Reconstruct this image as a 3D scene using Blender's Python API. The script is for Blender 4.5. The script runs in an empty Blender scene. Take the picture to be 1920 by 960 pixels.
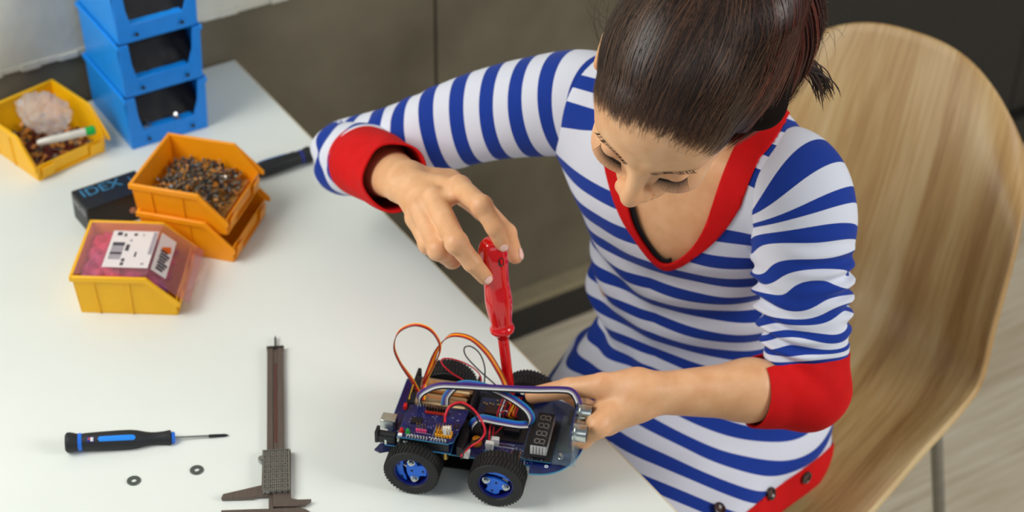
import bpy, math, random
import numpy as np
from mathutils import Vector, Matrix
random.seed(7); rng = np.random.default_rng(7)
SC = bpy.context.scene; COL = SC.collection
R = math.radians
# ------------------------------------------------------------------ camera
PITCH, ROLL, FPX, CZ = R(36.5), R(1.0), 3400.0, 2.14
_F = np.array([0, math.cos(PITCH), -math.sin(PITCH)]); _X = np.array([1, 0, 0.]); _U = np.cross(_X, _F)
_R2 = math.cos(ROLL)*_X+math.sin(ROLL)*_U; _U2 = -math.sin(ROLL)*_X+math.cos(ROLL)*_U
cd = bpy.data.cameras.new('camera'); cam = bpy.data.objects.new('camera', cd); COL.objects.link(cam)
cam.matrix_world = Matrix(((_R2[0], _U2[0], -_F[0], 0), (_R2[1], _U2[1], -_F[1], 0), (_R2[2], _U2[2], -_F[2], CZ), (0, 0, 0, 1)))
cd.sensor_width = 36; cd.lens = FPX/1920*36; cd.clip_start = .05
cd.dof.use_dof = True; cd.dof.focus_distance = 1.83; cd.dof.aperture_fstop = 4.5
SC.camera = cam
# ------------------------------------------------------------------ world, lights, exposure
SC.view_settings.view_transform = 'Standard'; SC.view_settings.look = 'None'
SC.view_settings.exposure = -0.15; SC.view_settings.gamma = 1.0; SC.view_settings.use_curve_mapping = False
wd = bpy.data.worlds.new('world'); SC.world = wd; wd.use_nodes = True
wd.node_tree.nodes['Background'].inputs[0].default_value = (.80, .88, 1, 1); wd.node_tree.nodes['Background'].inputs[1].default_value = .23
def area(name, loc, target, sx, sy, power, col):
    l = bpy.data.lights.new(name, 'AREA'); l.shape = 'RECTANGLE'; l.size = sx; l.size_y = sy; l.energy = power; l.color = col
    o = bpy.data.objects.new(name, l); COL.objects.link(o); o.location = loc
    o.rotation_euler = (Vector(target)-Vector(loc)).to_track_quat('-Z', 'Y').to_euler(); return o
area('window_light', (-1.5, 1.35, 2.15), (0, 1.75, .8), 1.2, 1.2, 42, (1, .985, .95))
area('warm_ceiling_lamp', (-1.3, 2.0, 2.6), (-.5, 1.9, .8), .5, .5, 7, (1, .72, .42))
area('room_daylight', (.6, -1.6, 3.0), (.3, 1.8, .7), 2.2, 1.4, 12, (.9, .97, 1))
area('right_floor_fill', (2.9, .9, 2.3), (1.1, 2.1, .1), 1.4, 1.4, 74, (1, .97, .92))  # added area light that brightens the floor and chair on the right, no actual window

# ------------------------------------------------------------------ helpers
def W(px, py, z):
    d = _F*FPX+_R2*(px-960)+_U2*(480-py); t = (z-CZ)/d[2]
    return Vector((d[0]*t, d[1]*t, z))
def srgb(r, g, b):
    f = lambda c: (c/255/12.92) if c/255 <= .04045 else ((c/255+.055)/1.055)**2.4
    return (f(r), f(g), f(b))
_mats = {}
def mat(name, col, rough=.5, metal=0, var=.06, scale=60, bump=0, bscale=None, spec=.5, coat=0, trans=0, ior=1.45, sss=0, ssr=(1, .3, .15), alpha=1, col2=None, stretch=(1, 1, 1), detail=3):
    if name in _mats: return _mats[name]
    m = bpy.data.materials.new(name); m.use_nodes = True; nt = m.node_tree; b = nt.nodes['Principled BSDF']
    tc = nt.nodes.new('ShaderNodeTexCoord'); mp = nt.nodes.new('ShaderNodeMapping'); mp.inputs['Scale'].default_value = stretch
    nz = nt.nodes.new('ShaderNodeTexNoise'); nz.inputs['Scale'].default_value = scale; nz.inputs['Detail'].default_value = detail
    nt.links.new(tc.outputs['Object'], mp.inputs[0]); nt.links.new(mp.outputs[0], nz.inputs['Vector'])
    rp = nt.nodes.new('ShaderNodeValToRGB'); c2 = col2 or [c*(1-var) for c in col]; c1 = col if col2 else [min(1, c*(1+var)) for c in col]
    rp.color_ramp.elements[0].color = (*c1, 1); rp.color_ramp.elements[1].color = (*c2, 1)
    rp.color_ramp.elements[0].position = .35; rp.color_ramp.elements[1].position = .65
    nt.links.new(nz.outputs[0], rp.inputs[0]); nt.links.new(rp.outputs[0], b.inputs['Base Color'])
    b.inputs['Roughness'].default_value = rough; b.inputs['Metallic'].default_value = metal
    b.inputs['Specular IOR Level'].default_value = spec; b.inputs['Coat Weight'].default_value = coat
    b.inputs['Transmission Weight'].default_value = trans; b.inputs['IOR'].default_value = ior
    b.inputs['Alpha'].default_value = alpha
    if sss:
        b.inputs['Subsurface Weight'].default_value = sss; b.inputs['Subsurface Radius'].default_value = ssr; b.inputs['Subsurface Scale'].default_value = .006
    if bump:
        bp = nt.nodes.new('ShaderNodeBump'); bp.inputs['Strength'].default_value = bump; bp.inputs['Distance'].default_value = .002
        n2 = nt.nodes.new('ShaderNodeTexNoise'); n2.inputs['Scale'].default_value = bscale or scale*4; n2.inputs['Detail'].default_value = 4
        nt.links.new(mp.outputs[0], n2.inputs['Vector']); nt.links.new(n2.outputs[0], bp.inputs['Height']); nt.links.new(bp.outputs[0], b.inputs['Normal'])
    _mats[name] = m; return m

class MB:
    def __init__(s): s.v = []; s.f = []; s.mi = []; s.X = Matrix.Identity(4); s.m = 0
    def at(s, loc=(0, 0, 0), rot=(0, 0, 0), sc=(1, 1, 1)):
        s.X = Matrix.Translation(Vector(loc)) @ Matrix.Rotation(rot[2], 4, 'Z') @ Matrix.Rotation(rot[1], 4, 'Y') @ Matrix.Rotation(rot[0], 4, 'X') @ Matrix.Diagonal((*sc, 1)); return s
    def add(s, vs, fs):
        n = len(s.v); s.v += [tuple(s.X @ Vector(v)) for v in vs]; s.f += [tuple(i+n for i in f) for f in fs]; s.mi += [s.m]*len(fs); return s
    def box(s, x0, x1, y0, y1, z0, z1):
        return s.add([(x0, y0, z0), (x1, y0, z0), (x1, y1, z0), (x0, y1, z0), (x0, y0, z1), (x1, y0, z1), (x1, y1, z1), (x0, y1, z1)],
                     [(3, 2, 1, 0), (4, 5, 6, 7), (0, 1, 5, 4), (1, 2, 6, 5), (2, 3, 7, 6), (3, 0, 4, 7)])
    def prism(s, poly, z0, z1, axis='z'):
        n = len(poly)
        def P(a, b, c): return {'z': (a, b, c), 'y': (a, c, b), 'x': (c, a, b)}[axis]
        vs = [P(a, b, z0) for a, b in poly]+[P(a, b, z1) for a, b in poly]
        return s.add(vs, [tuple(range(n))[::-1], tuple(range(n, 2*n))]+[(i, (i+1) % n, n+(i+1) % n, n+i) for i in range(n)])
    def lathe(s, prof, n=24, axis='z', cap=True):
        vs = []; fs = []
        for r, h in prof:
            for i in range(n):
                a = 2*math.pi*i/n; x, y = r*math.cos(a), r*math.sin(a)
                vs.append({'z': (x, y, h), 'x': (h, x, y), 'y': (y, h, x)}[axis])
        for k in range(len(prof)-1):
            for i in range(n): fs.append((k*n+i, k*n+(i+1) % n, (k+1)*n+(i+1) % n, (k+1)*n+i))
        if cap: fs += [tuple(range(n))[::-1], tuple(range((len(prof)-1)*n, len(prof)*n))]
        return s.add(vs, fs)
    def tube(s, pts, r, n=8, cap=True, flat=None, up=None):
        pts = [Vector(p) for p in pts]; rs = r if hasattr(r, '__len__') else [r]*len(pts); vs = []; fs = []
        nrm = Vector(up) if up else None
        for i, p in enumerate(pts):
            t = (pts[min(i+1, len(pts)-1)]-pts[max(i-1, 0)]).normalized()
            if nrm is None: nrm = t.orthogonal()
            nrm = (nrm-t*nrm.dot(t)); nrm = nrm.normalized() if nrm.length > 1e-6 else t.orthogonal().normalized()
            bi = t.cross(nrm)
            for k in range(n):
                a = 2*math.pi*k/n; ra, rb = (rs[i], rs[i]) if flat is None else (rs[i]*flat, rs[i])
                vs.append(tuple(p+nrm*math.cos(a)*ra+bi*math.sin(a)*rb))
        for i in range(len(pts)-1):
            for k in range(n): fs.append((i*n+k, i*n+(k+1) % n, (i+1)*n+(k+1) % n, (i+1)*n+k))
        if cap: fs += [tuple(range(n))[::-1], tuple(range((len(pts)-1)*n, len(pts)*n))]
        return s.add(vs, fs)
    def grid(s, P, closed=False):
        a, b = len(P), len(P[0]); vs = [tuple(q) for r_ in P for q in r_]; fs = []
        for i in range(a-1):
            for j in range(b if closed else b-1): fs.append((i*b+j, i*b+(j+1) % b, (i+1)*b+(j+1) % b, (i+1)*b+j))
        return s.add(vs, fs)
    def mesh(s, name):
        me = bpy.data.meshes.new(name); me.from_pydata(s.v, [], s.f); me.update(); return me
    def build(s, name, m, parent=None, bevel=0, smooth=True, seg=2, fix=True, sub=0, solid=0, angle=35):
        me = s.mesh(name)
        for q in (m if isinstance(m, (list, tuple)) else [m]): me.materials.append(q)
        if isinstance(m, (list, tuple)): me.polygons.foreach_set('material_index', s.mi)
        if fix:
            import bmesh
            bm = bmesh.new(); bm.from_mesh(me); bmesh.ops.recalc_face_normals(bm, faces=bm.faces); bm.to_mesh(me); bm.free()
        o = bpy.data.objects.new(name, me); COL.objects.link(o)
        if parent: o.parent = parent
        if solid: md = o.modifiers.new('solid', 'SOLIDIFY'); md.thickness = solid; md.offset = 0
        if bevel: md = o.modifiers.new('bevel', 'BEVEL'); md.width = bevel; md.segments = seg; md.limit_method = 'ANGLE'; md.angle_limit = R(30)
        if sub: md = o.modifiers.new('sub', 'SUBSURF'); md.levels = sub; md.render_levels = sub
        if smooth:
            me.polygons.foreach_set('use_smooth', [True]*len(me.polygons))
            try: me.set_sharp_from_angle(angle=R(angle))
            except Exception: pass
        return o
def tag(o, label=None, cat=None, group=None, kind=None):
    if label: o['label'] = label
    if cat: o['category'] = cat
    if group: o['group'] = group
    if kind: o['kind'] = kind
    return o
def empty(name, loc, rz=0, label=None, cat=None, group=None, rot=None, parent=None):
    o = bpy.data.objects.new(name, None); COL.objects.link(o); o.location = loc; o.rotation_euler = rot or (0, 0, rz); o.empty_display_size = .02
    if parent: o.parent = parent
    return tag(o, label, cat, group)
def dup(o, parent=None):
    c = o.copy(); COL.objects.link(c)
    if parent: c.parent = parent
    for ch in [x for x in SC.objects if x.parent == o]: dup(ch, c)
    return c
def catmull(P, n=8):
    P = [Vector(p) for p in P]; out = []
    for i in range(len(P)-1):
        a = P[i-1] if i else 2*P[0]-P[1]; b = P[i]; c = P[i+1]; d = P[i+2] if i+2 < len(P) else 2*P[-1]-P[-2]
        for k in range(n):
            f = k/n; out.append(.5*(2*b+(c-a)*f+(2*a-5*b+4*c-d)*f*f+(3*b-a-3*c+d)*f**3))
    return out+[P[-1]]
def text_mesh(txt, size, m, parent, loc, rot, name='printed_text', ext=.0002):
    cu = bpy.data.curves.new(name, 'FONT'); cu.body = txt; cu.size = size; cu.extrude = ext; cu.align_x = 'CENTER'; cu.align_y = 'CENTER'
    t = bpy.data.objects.new('tmp', cu); COL.objects.link(t)
    dg = bpy.context.evaluated_depsgraph_get(); me = bpy.data.meshes.new_from_object(t.evaluated_get(dg)); bpy.data.objects.remove(t)
    me.materials.clear(); me.materials.append(m); o = bpy.data.objects.new(name, me); COL.objects.link(o); o.location = loc; o.rotation_euler = rot
    if parent: o.parent = parent
    return o

# ------------------------------------------------------------------ setting
A0 = Vector((-.425, 2.379, 0)); TU = Vector((.8417, .5399, 0)); TE = Vector((.5399, -.8417, 0)); TH = .74   # table far corner, along the wall, along the free edge
WF = Vector((.012, 2.664, 0)); WN = Vector((-.5399, .8417, 0)); WANG = math.atan2(TU.y, TU.x)
wall_e = lambda s, n=0, z=0: WF+TU*s+WN*n+Vector((0, 0, z))
def local_e(name, loc, rz, **k): return empty(name, loc, rz, **k)

m_floor = []
for i, (c1, c2) in enumerate([((212, 201, 178), (194, 180, 154)), ((204, 191, 167), (186, 171, 144)), ((220, 210, 188), (200, 187, 160))]):
    m_floor.append(mat('oak_floor_%d' % i, srgb(*c1), .55, col2=srgb(*c2), scale=9, stretch=(.6, 9, 9), bump=.08))
m_gap = mat('floor_gap', srgb(90, 78, 60), .8)
fl = MB().at().box(-2.2, 3.2, -4.2, .02, -.03, -.004).build('floor', m_gap, smooth=False); fl.location = WF; fl.rotation_euler.z = WANG; tag(fl, kind='structure')
pw = .148
pm = {}
nfp = 0
for r_ in range(17):
    xo = -2.2+(r_*.77) % 1.7-1.7
    while xo < 3.2:
        x0, x1 = max(xo, -2.2), min(xo+1.7, 3.2); xo += 1.7
        if x1-x0 < .1: continue
        b = MB().box(x0+.0012, x1-.0012, -(r_+1)*pw+.0012, -r_*pw-.0012, -.004, random.choice((0, .0006)))
        b.build('floor_plank', m_floor[random.randrange(3)], fl, smooth=False)

m_conc = mat('concrete', srgb(124, 117, 98), .85, col2=srgb(94, 87, 70), scale=3.2, detail=9, bump=.5, bscale=40)
m_conc2 = mat('concrete_light', srgb(218, 218, 204), .85, col2=srgb(180, 178, 162), scale=4, detail=9, bump=.5, bscale=40)
m_joint = mat('concrete_joint', srgb(92, 86, 72), .9, bump=.5)
m_blk = mat('black_lacquer', srgb(38, 37, 34), .5, scale=20)
wl = MB().box(-2.2, 3.2, .022, .15, 0, 2.8).build('wall_back', m_joint, smooth=False); wl.location = WF; wl.rotation_euler.z = WANG; tag(wl, kind='structure')
xs = [-2.2, -1.15, -.166, .52]
for i in range(3):
    for j, (z0, z1) in enumerate([(0, .8195), (.8225, 1.9), (1.903, 2.8)]):
        MB().box(xs[i]+.002, xs[i+1]-.002, 0 if j else .004, .03, z0, z1).build('concrete_panel', m_conc2 if j else m_conc, wl, bevel=.0015, smooth=False)
# ragged mortar lip along the horizontal joint
b = MB(); n = 60
for k in range(n):
    x = -1.15+k*1.67/n
    b.box(x, x+1.67/n, -.001-.003*random.random(), .01, .8185-.003*random.random(), .8235+.004*random.random())
b.build('joint_mortar', m_conc2, wl, smooth=False)
for i in range(4):
    x = .52+i*.72
    MB().box(x+.0015, x+.7185, -.012, .03, .09, 2.8).build('black_panel', m_blk, wl, bevel=.0015, smooth=False)
bb = MB().box(-2.2, 3.2, -.03, .0, 0, .075).build('baseboard_back', m_blk, smooth=False); bb.location = WF; bb.rotation_euler.z = WANG; tag(bb, kind='structure')
tr = MB().box(-2.2, .52, -.034, .004, .075, .088).build('trim_1', mat('beige_trim', srgb(150, 140, 112), .6), bevel=.001, smooth=False); tr.location = WF; tr.rotation_euler.z = WANG; tag(tr, kind='structure')

# ------------------------------------------------------------------ table
m_lam = mat('white_laminate', srgb(226, 232, 226), .38, var=.01, scale=8, spec=.5)
m_edge = mat('beige_edge_band', srgb(214, 204, 176), .5)
m_leg = mat('grey_steel', srgb(120, 122, 120), .35, metal=.8)
TANG = math.atan2(TE.y, TE.x)
tb = empty('desk', A0, TANG, 'white laminate desk top with a beige edge, its back against the concrete wall', 'desk')
# local x along free edge, local y: away from TU  (towards +TU is +y)
MB().box(-.0, 1.55, -1.6, -.0008, TH-.025, TH).build('tabletop', m_lam, tb, bevel=.001, smooth=False)
MB().box(0, 1.55, -.0008, .0008, TH-.025, TH-.0004).build('edge_band', m_edge, tb, smooth=False)
for x, y in ((.06, -.75), (1.5, -.75), (.06, -1.55), (1.5, -1.55)): MB().box(x-.02, x+.02, y-.02, y+.02, 0, TH-.025).build('leg', m_leg, tb, bevel=.002)

# ------------------------------------------------------------------ chair
def mat_wood():
    m = bpy.data.materials.new('oak_veneer'); m.use_nodes = True; nt = m.node_tree; b = nt.nodes['Principled BSDF']
    uv = nt.nodes.new('ShaderNodeAttribute'); uv.attribute_name = 'veneer'
    def noise(sc, s, det):
        mp = nt.nodes.new('ShaderNodeMapping'); mp.inputs['Scale'].default_value = s
        nt.links.new(uv.outputs['Vector'], mp.inputs[0]); nz = nt.nodes.new('ShaderNodeTexNoise'); nz.inputs['Scale'].default_value = sc; nz.inputs['Detail'].default_value = det; nz.inputs['Distortion'].default_value = .6
        nt.links.new(mp.outputs[0], nz.inputs['Vector']); return nz
    n1 = noise(3.2, (5, .55, 1), 3); n2 = noise(30, (6, .35, 1), 3)
    rp = nt.nodes.new('ShaderNodeValToRGB'); e = rp.color_ramp.elements
    e[0].position = .3; e[0].color = (*srgb(216, 190, 142), 1); e[1].position = .72; e[1].color = (*srgb(146, 104, 54), 1)
    x = e.new(.5); x.color = (*srgb(188, 152, 98), 1)
    mx = nt.nodes.new('ShaderNodeMix'); mx.inputs[0].default_value = .32
    nt.links.new(n1.outputs[0], mx.inputs[2]); nt.links.new(n2.outputs[0], mx.inputs[3]); nt.links.new(mx.outputs[0], rp.inputs[0])
    nt.links.new(rp.outputs[0], b.inputs['Base Color']); b.inputs['Roughness'].default_value = .42; return m
m_oak = mat_wood()
CO = np.array([.37, 1.98]); CF = np.array([-.545, -.839]); CS = np.array([.839, -.545])
PR = [(-.365, .862, .217, .05, -.13), (-.31, .74, .248, .09, -.05), (-.25, .60, .262, .11, -.02), (-.19, .50, .27, .09, .02), (-.08, .445, .265, .03, .055), (.06, .44, .25, 0, .045), (.20, .45, .235, -.01, .02), (.29, .445, .20, -.02, .0)]
def crs(P, t):
    P = np.array(P, float); n = len(P)-1; x = t*n; i = min(int(x), n-1); f = x-i
    g = lambda k: P[k] if 0 <= k <= n else (2*P[0]-P[1] if k < 0 else 2*P[n]-P[n-1])
    a, b, c, d = g(i-1), g(i), g(i+1), g(i+2)
    return .5*(2*b+(c-a)*f+(2*a-5*b+4*c-d)*f*f+(3*b-a-3*c+d)*f**3)
def shell(t, v):
    a, z, w, ca, cz = crs(PR, t); q = abs(v); a += ca*q**2.2; z += cz*q**2.6
    return (a, w*v, z)
ch = empty('shell_chair', (CO[0], CO[1], 0), math.atan2(CF[1], CF[0]), 'pale oak veneer shell chair with curved back behind the seated child', 'chair')
# local x = CF, local y = left of CF ; CS is to the right of CF in plan -> y = -s ... CF rotated +90deg
sgn = 1 if np.dot(CS, [-CF[1], CF[0]]) > 0 else -1
NT_, NV = 56, 40
b = MB().grid([[(lambda p: (p[0], sgn*p[1], p[2]))(shell(i/NT_, -1+2*j/NV)) for j in range(NV+1)] for i in range(NT_+1)])
so = b.build('seat_shell', m_oak, ch, fix=False, angle=180)
at = so.data.attributes.new('veneer', 'FLOAT_VECTOR', 'POINT')
at.data.foreach_set('vector', [c for i in range(NT_+1) for j in range(NV+1) for c in ((-1+2*j/NV)*.27, i/NT_*.8, .3)])
md = so.modifiers.new('solid', 'SOLIDIFY'); md.thickness = .011; md.offset = 0
md = so.modifiers.new('bevel', 'BEVEL'); md.width = .003; md.segments = 2; md.limit_method = 'ANGLE'
m_chrome = mat('brushed_steel_leg', srgb(150, 150, 145), .3, metal=.9)
for sx, sy in ((.15, .17), (.15, -.17), (-.17, .19), (-.17, -.19)):
    MB().tube([(sx*.35, sy*.35, .425), (sx*.8, sy*.8, .40), (sx*1.0, sy*1.05, .36), (sx*1.28, sy*1.3, .006)], .0095, 12).build('leg', m_chrome, ch)
MB().box(-.07, .07, -.07, .07, .42, .434).build('mounting_plate', m_chrome, ch, bevel=.002)
# ------------------------------------------------------------------ storage bins
m_blue = mat('blue_plastic', srgb(20, 146, 240), .32, var=.03); m_blue_r = mat('blue_plastic_rim', srgb(22, 132, 228), .3, var=.03)
m_org = mat('orange_plastic', srgb(255, 160, 18), .3, var=.02, sss=.15, ssr=(1, .5, .1)); m_yel = mat('yellow_plastic', srgb(252, 188, 16), .3, var=.02, sss=.15, ssr=(1, .6, .1))
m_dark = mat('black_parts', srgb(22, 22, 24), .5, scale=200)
m_steel = mat('bright_steel', srgb(170, 172, 170), .25, metal=1); m_brass = mat('brass', srgb(176, 126, 62), .5, metal=.4); m_zinc = mat('dull_zinc', srgb(112, 104, 90), .55, metal=.3); m_bluescrew = mat('blued_steel', srgb(62, 66, 80), .5, metal=.3)
m_amber = mat('amber_plastic', srgb(200, 130, 50), .4)
def make_bin(name, L, Wd, H, flat, lip, taper, m, label, cat, loc, rz, group, ribs=2, front_frame=False):
    root = empty(name, loc, rz, label, cat, group); t = .002; h = L/2; w = Wd/2
    def tp(b):
        b.v = [(x*(1-taper*(1-z/H)), y*(1-taper*1.1*(1-z/H)), z) for x, y, z in b.v]; return b
    b = MB().box(-h, h, -w, w, 0, t).box(-h, -h+t, -w, w, t, H)
    xf = -h+flat
    prof = [(-h+t, t), (h, t), (h, lip), (xf, H), (-h+t, H)] if not front_frame else [(-h+t, t), (h-t, t), (h-t, lip*.5), (h-.012, H), (-h+t, H)]
    b.prism(prof, -w, -w+t, 'y').prism(prof, w-t, w, 'y')
    if not front_frame: b.box(h-t, h, -w+t, w-t, t, lip)
    tp(b).build('bin_body', m, root, bevel=.0006)
    if front_frame:
        ww = w; b = MB()
        poly = [(-ww, 0), (ww, 0), (ww, H*.99), (ww-.012, H*.99), (ww-.014, H*.6), (ww-.021, lip), (-ww+.021, lip), (-ww+.016, H*.6), (-ww+.014, H*.99), (-ww, H*.99)]
        b.prism(poly, h-.003, h, 'x'); b.v = [(x-.0, y, z) for x, y, z in b.v]; tp(b).build('front_panel', m_blue_r, root, bevel=.0008)
        tp(MB().box(h-.014, h-.002, -ww+.021, ww-.021, lip-.0025, lip)).build('front_ledge', m, root, bevel=.0006)
        for y in (-.032, .034): MB().at((h*(1-taper*.8)+.003, y, lip*.45), (0, R(90), 0)).lathe([(.0001, .0), (.0028, .0), (.0028, .0012), (.0001, .0012)], 12).build('peg_hole', m_dark, root)
    # rim
    b = MB(); e = .0025; rh = .0075
    b.box(-h-e, -h+t*.5, -w-e, w+e, H-rh, H)
    for s in (-1, 1):
        y0, y1 = (w-.0005, w+e) if s > 0 else (-w-e, -w+.0005)
        if front_frame: b.prism([(-h, H-rh), (h, H-rh), (h, H), (-h, H)], y0, y1, 'y')
        else: b.prism([(-h, H-rh), (xf-.002, H-rh), (h-.003, lip-rh*.8), (h+e, lip-rh*.8), (h+e, lip), (xf, H), (-h, H)], y0, y1, 'y')
    b.build('rim', m, root, bevel=.0008)
    for s in (-1, 1):
        for k in range(ribs):
            x = -h+L*(.2+.34*k); yb = w-.0005
            q = MB().box(x-.0011, x+.0011, *((yb-.001, yb+.002) if s > 0 else (-yb-.002, -yb+.001)), .001, H-rh)
            tp(q).build('rib', m, root, smooth=False)
    if not front_frame:
        fx = h
        # label holder on the sloping front wall
        b = MB().box(fx, fx+.002, -w*.82, -w*.5, .003, lip-.003).box(fx, fx+.002, w*.5, w*.82, .003, lip-.003).box(fx, fx+.002, -w*.5, w*.5, .002, .005)
        b.v = [(x-.004*(1-z/lip), y, z) for x, y, z in b.v]; b.build('label_holder', m, root, bevel=.0004)
        for s in (-1, 1): MB().box(fx-.010, fx-.003, min(s*w*.90, s*w*.78), max(s*w*.90, s*w*.78), 0, .006).build('stacking_foot', m, root, bevel=.0004)
    return root
def bin_at(pn, pf, zr, L):  # near and far corner of the back rim
    a, b = W(*pn, zr), W(*pf, zr); d = (b-a).normalized(); f = Vector((d.y, -d.x, 0)); c = (a+b)/2+f*L/2
    return (c.x, c.y), math.atan2(f.y, f.x), (b-a).length
# blue stack
BA = R(-57); bf = Vector((math.cos(BA), math.sin(BA), 0)); bs = Vector((-bf.y, bf.x, 0))
bc = Vector((-.4845, 2.1555, 0))-bf*.075
bl = ['bottom blue open-front bin of the stack, standing on the desk with bright screws inside', 'middle blue open-front bin of the stack, empty-looking black inside', 'top blue open-front bin of the stack, cut by the upper picture edge']
for k in range(3):
    c = bc; z = TH+k*.0835
    rt = make_bin('storage_bin', .150, .120, .083, .12, .027, .035, m_blue, bl[k], 'bin', (c.x, c.y, z), BA, 'blue stacking bins', ribs=0, front_frame=True)
    # dark heap inside
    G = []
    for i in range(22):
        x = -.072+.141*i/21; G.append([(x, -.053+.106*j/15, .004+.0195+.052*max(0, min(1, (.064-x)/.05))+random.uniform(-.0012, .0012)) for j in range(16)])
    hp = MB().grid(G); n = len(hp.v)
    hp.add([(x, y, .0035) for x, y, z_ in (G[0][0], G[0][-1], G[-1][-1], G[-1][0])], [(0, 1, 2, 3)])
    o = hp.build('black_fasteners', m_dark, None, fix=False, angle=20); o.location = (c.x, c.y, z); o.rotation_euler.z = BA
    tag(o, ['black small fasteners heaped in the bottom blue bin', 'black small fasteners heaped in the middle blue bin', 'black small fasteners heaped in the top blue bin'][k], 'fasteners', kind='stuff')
    if k == 0:
        b = MB()
        for q in range(16):
            y = random.choice((-.030+random.uniform(-.003, .003), .008+random.uniform(-.012, .012), .015))
            b.at((.0665+random.uniform(-.004, .002), y, .029+random.uniform(0, .003)), (random.random()*3, random.random()*3, random.random()*3)).lathe([(.0011, 0), (.0011, .005), (.0022, .005), (.0022, .0065)], 8)
        o = b.build('bright_screws', m_steel); o.location = (c.x, c.y, z); o.rotation_euler.z = BA; tag(o, 'few bright steel screws on the black heap in the bottom blue bin', 'screws', kind='stuff')
# orange pair
SB = dict(L=.128, H=.060, flat=.092, lip=.024, taper=.07)
def small_bin(c, z, a, Wd, m, label): return make_bin('storage_bin', SB['L'], Wd, SB['H'], SB['flat'], SB['lip'], SB['taper'], m, label, 'bin', (c[0], c[1], z), a, 'small yellow and orange bins')
cU, aU, wU = bin_at((245, 343), (316, 251), TH+.100, .128)
wU = .122
small_bin(cU, TH+.040, aU, wU, m_org, 'orange bin heaped with mixed screws, the upper one of the nested pair')
cL = (cU[0]+.006, cU[1]-.004)
small_bin(cL, TH, aU, wU, m_org, 'lower orange bin of the nested pair, standing on the desk under the bin of screws')
# mixed screws
b = MB(); mm = [m_brass, m_zinc, m_bluescrew, m_steel, m_amber]
for q in range(640):
    b.m = random.choice((0, 0, 1, 1, 1, 2, 3, 4)); x = random.uniform(-.052, .044); y = random.uniform(-.050, .050)
    hz = .020+.012*(1-((x+.012)/.07)**2)+random.uniform(-.004, .003)
    if x > .02: hz -= (x-.02)*.35
    b.at((x, y, hz), (random.random()*6, random.random()*6, random.random()*6), (.82, .82, .82))
    k = random.random()
    if k < .55: b.lathe([(.0013, 0), (.0013, .008), (.0030, .008), (.0026, .0105)], 7)
    elif k < .8: b.lathe([(.0018, 0), (.0042, 0), (.0042, .0012), (.0018, .0012), (.0018, 0)], 10, cap=False)
    else: b.lathe([(.0036, 0), (.0036, .003)], 6)
b.at().box(-.054, .050, -.050, .050, .004, .014)
o = b.build('mixed_screws', mm, None, fix=False); o.location = (cU[0], cU[1], TH+.040); o.rotation_euler.z = aU
tag(o, 'heap of mixed brass and steel screws and nuts in the upper orange bin', 'screws', kind='stuff')
# far-left yellow bin
p = W(97, 150, TH+.06); aT = R(-44); fT = Vector((math.cos(aT), math.sin(aT), 0)); sT = Vector((-fT.y, fT.x, 0)); cT = p+fT*.064-sT*.059
tlb = small_bin((cT.x, cT.y), TH, aT, .118, m_yel, 'yellow bin at the left picture edge holding a clear bag and a green-capped tube')
def inbin(o, c, z, a): o.location = (c[0], c[1], z); o.rotation_euler.z = a; return o
b = MB()
for q in range(150):
    b.m = random.choice((0, 1, 2, 3)); x = random.uniform(-.05, .05); y = random.uniform(-.047, .047)
    b.at((x, y, .008+random.uniform(0, .010)), (random.random()*6, random.random()*6, random.random()*6)).lathe([(.0015, 0), (.0015, .009), (.0032, .009), (.003, .011)], 7)
b.at().box(-.054, .054, -.048, .048, .004, .009)
inbin(b.build('loose_hardware', [m_zinc, m_amber, m_brass, mat('dark_red_plastic', srgb(90, 30, 20), .5)], None, fix=False), cT, TH, aT)
tag(SC.objects['loose_hardware'], 'loose brown and brass hardware on the bottom of the left yellow bin', 'hardware', kind='stuff')
# crumpled clear bag : displaced ellipsoid
def blob(nu, nv, rx, ry, rz, amp, fr, seed):
    r_ = np.random.default_rng(seed); K = r_.normal(size=(14, 3))*fr; ph = r_.uniform(0, 6.28, 14); G = []
    for i in range(nu+1):
        th = math.pi*i/nu; row = []
        for j in range(nv):
            a = 2*math.pi*j/nv; d = np.array([math.sin(th)*math.cos(a), math.sin(th)*math.sin(a), math.cos(th)])
            k = 1+amp*float(np.abs(np.sin(K@d+ph)).sum()/14-.6)*2
            row.append((d[0]*rx*k, d[1]*ry*k, d[2]*rz*k))
        G.append(row)
    return G
m_bag = mat('clear_plastic_film', (.97, .96, .95), .15, trans=.55, ior=1.2, alpha=.5, spec=.8)
bg = MB().at((0, 0, 0), (R(20), R(20), 0)).grid(blob(30, 44, .036, .026, .026, .55, 4.2, 3), True).build('plastic_bag', m_bag, None, angle=180)
bp_ = W(85, 212, TH+.052); bg.location = bp_; tag(bg, 'crumpled clear plastic bag stuffed in the left yellow bin', 'bag')
# tube with green cap
pa, pb = W(70, 268, TH+.040), W(178, 243, TH+.050)
tu = empty('capped_tube', pa, 0, 'slim silver white tube with a green cap lying across the left yellow bin', 'tube', rot=(pb-pa).to_track_quat('X', 'Z').to_euler())
l_ = (pb-pa).length
MB().lathe([(.0036, 0), (.0046, .004), (.0056, .02), (.0056, l_-.012)], 20, 'x').build('barrel', mat('silver_white_plastic', srgb(205, 202, 192), .3, metal=.15), tu)
MB().lathe([(.0064, l_-.012), (.0066, l_-.003), (.0058, l_), (.003, l_+.0008)], 20, 'x').build('cap', mat('green_plastic', srgb(22, 160, 62), .35), tu)
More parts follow.
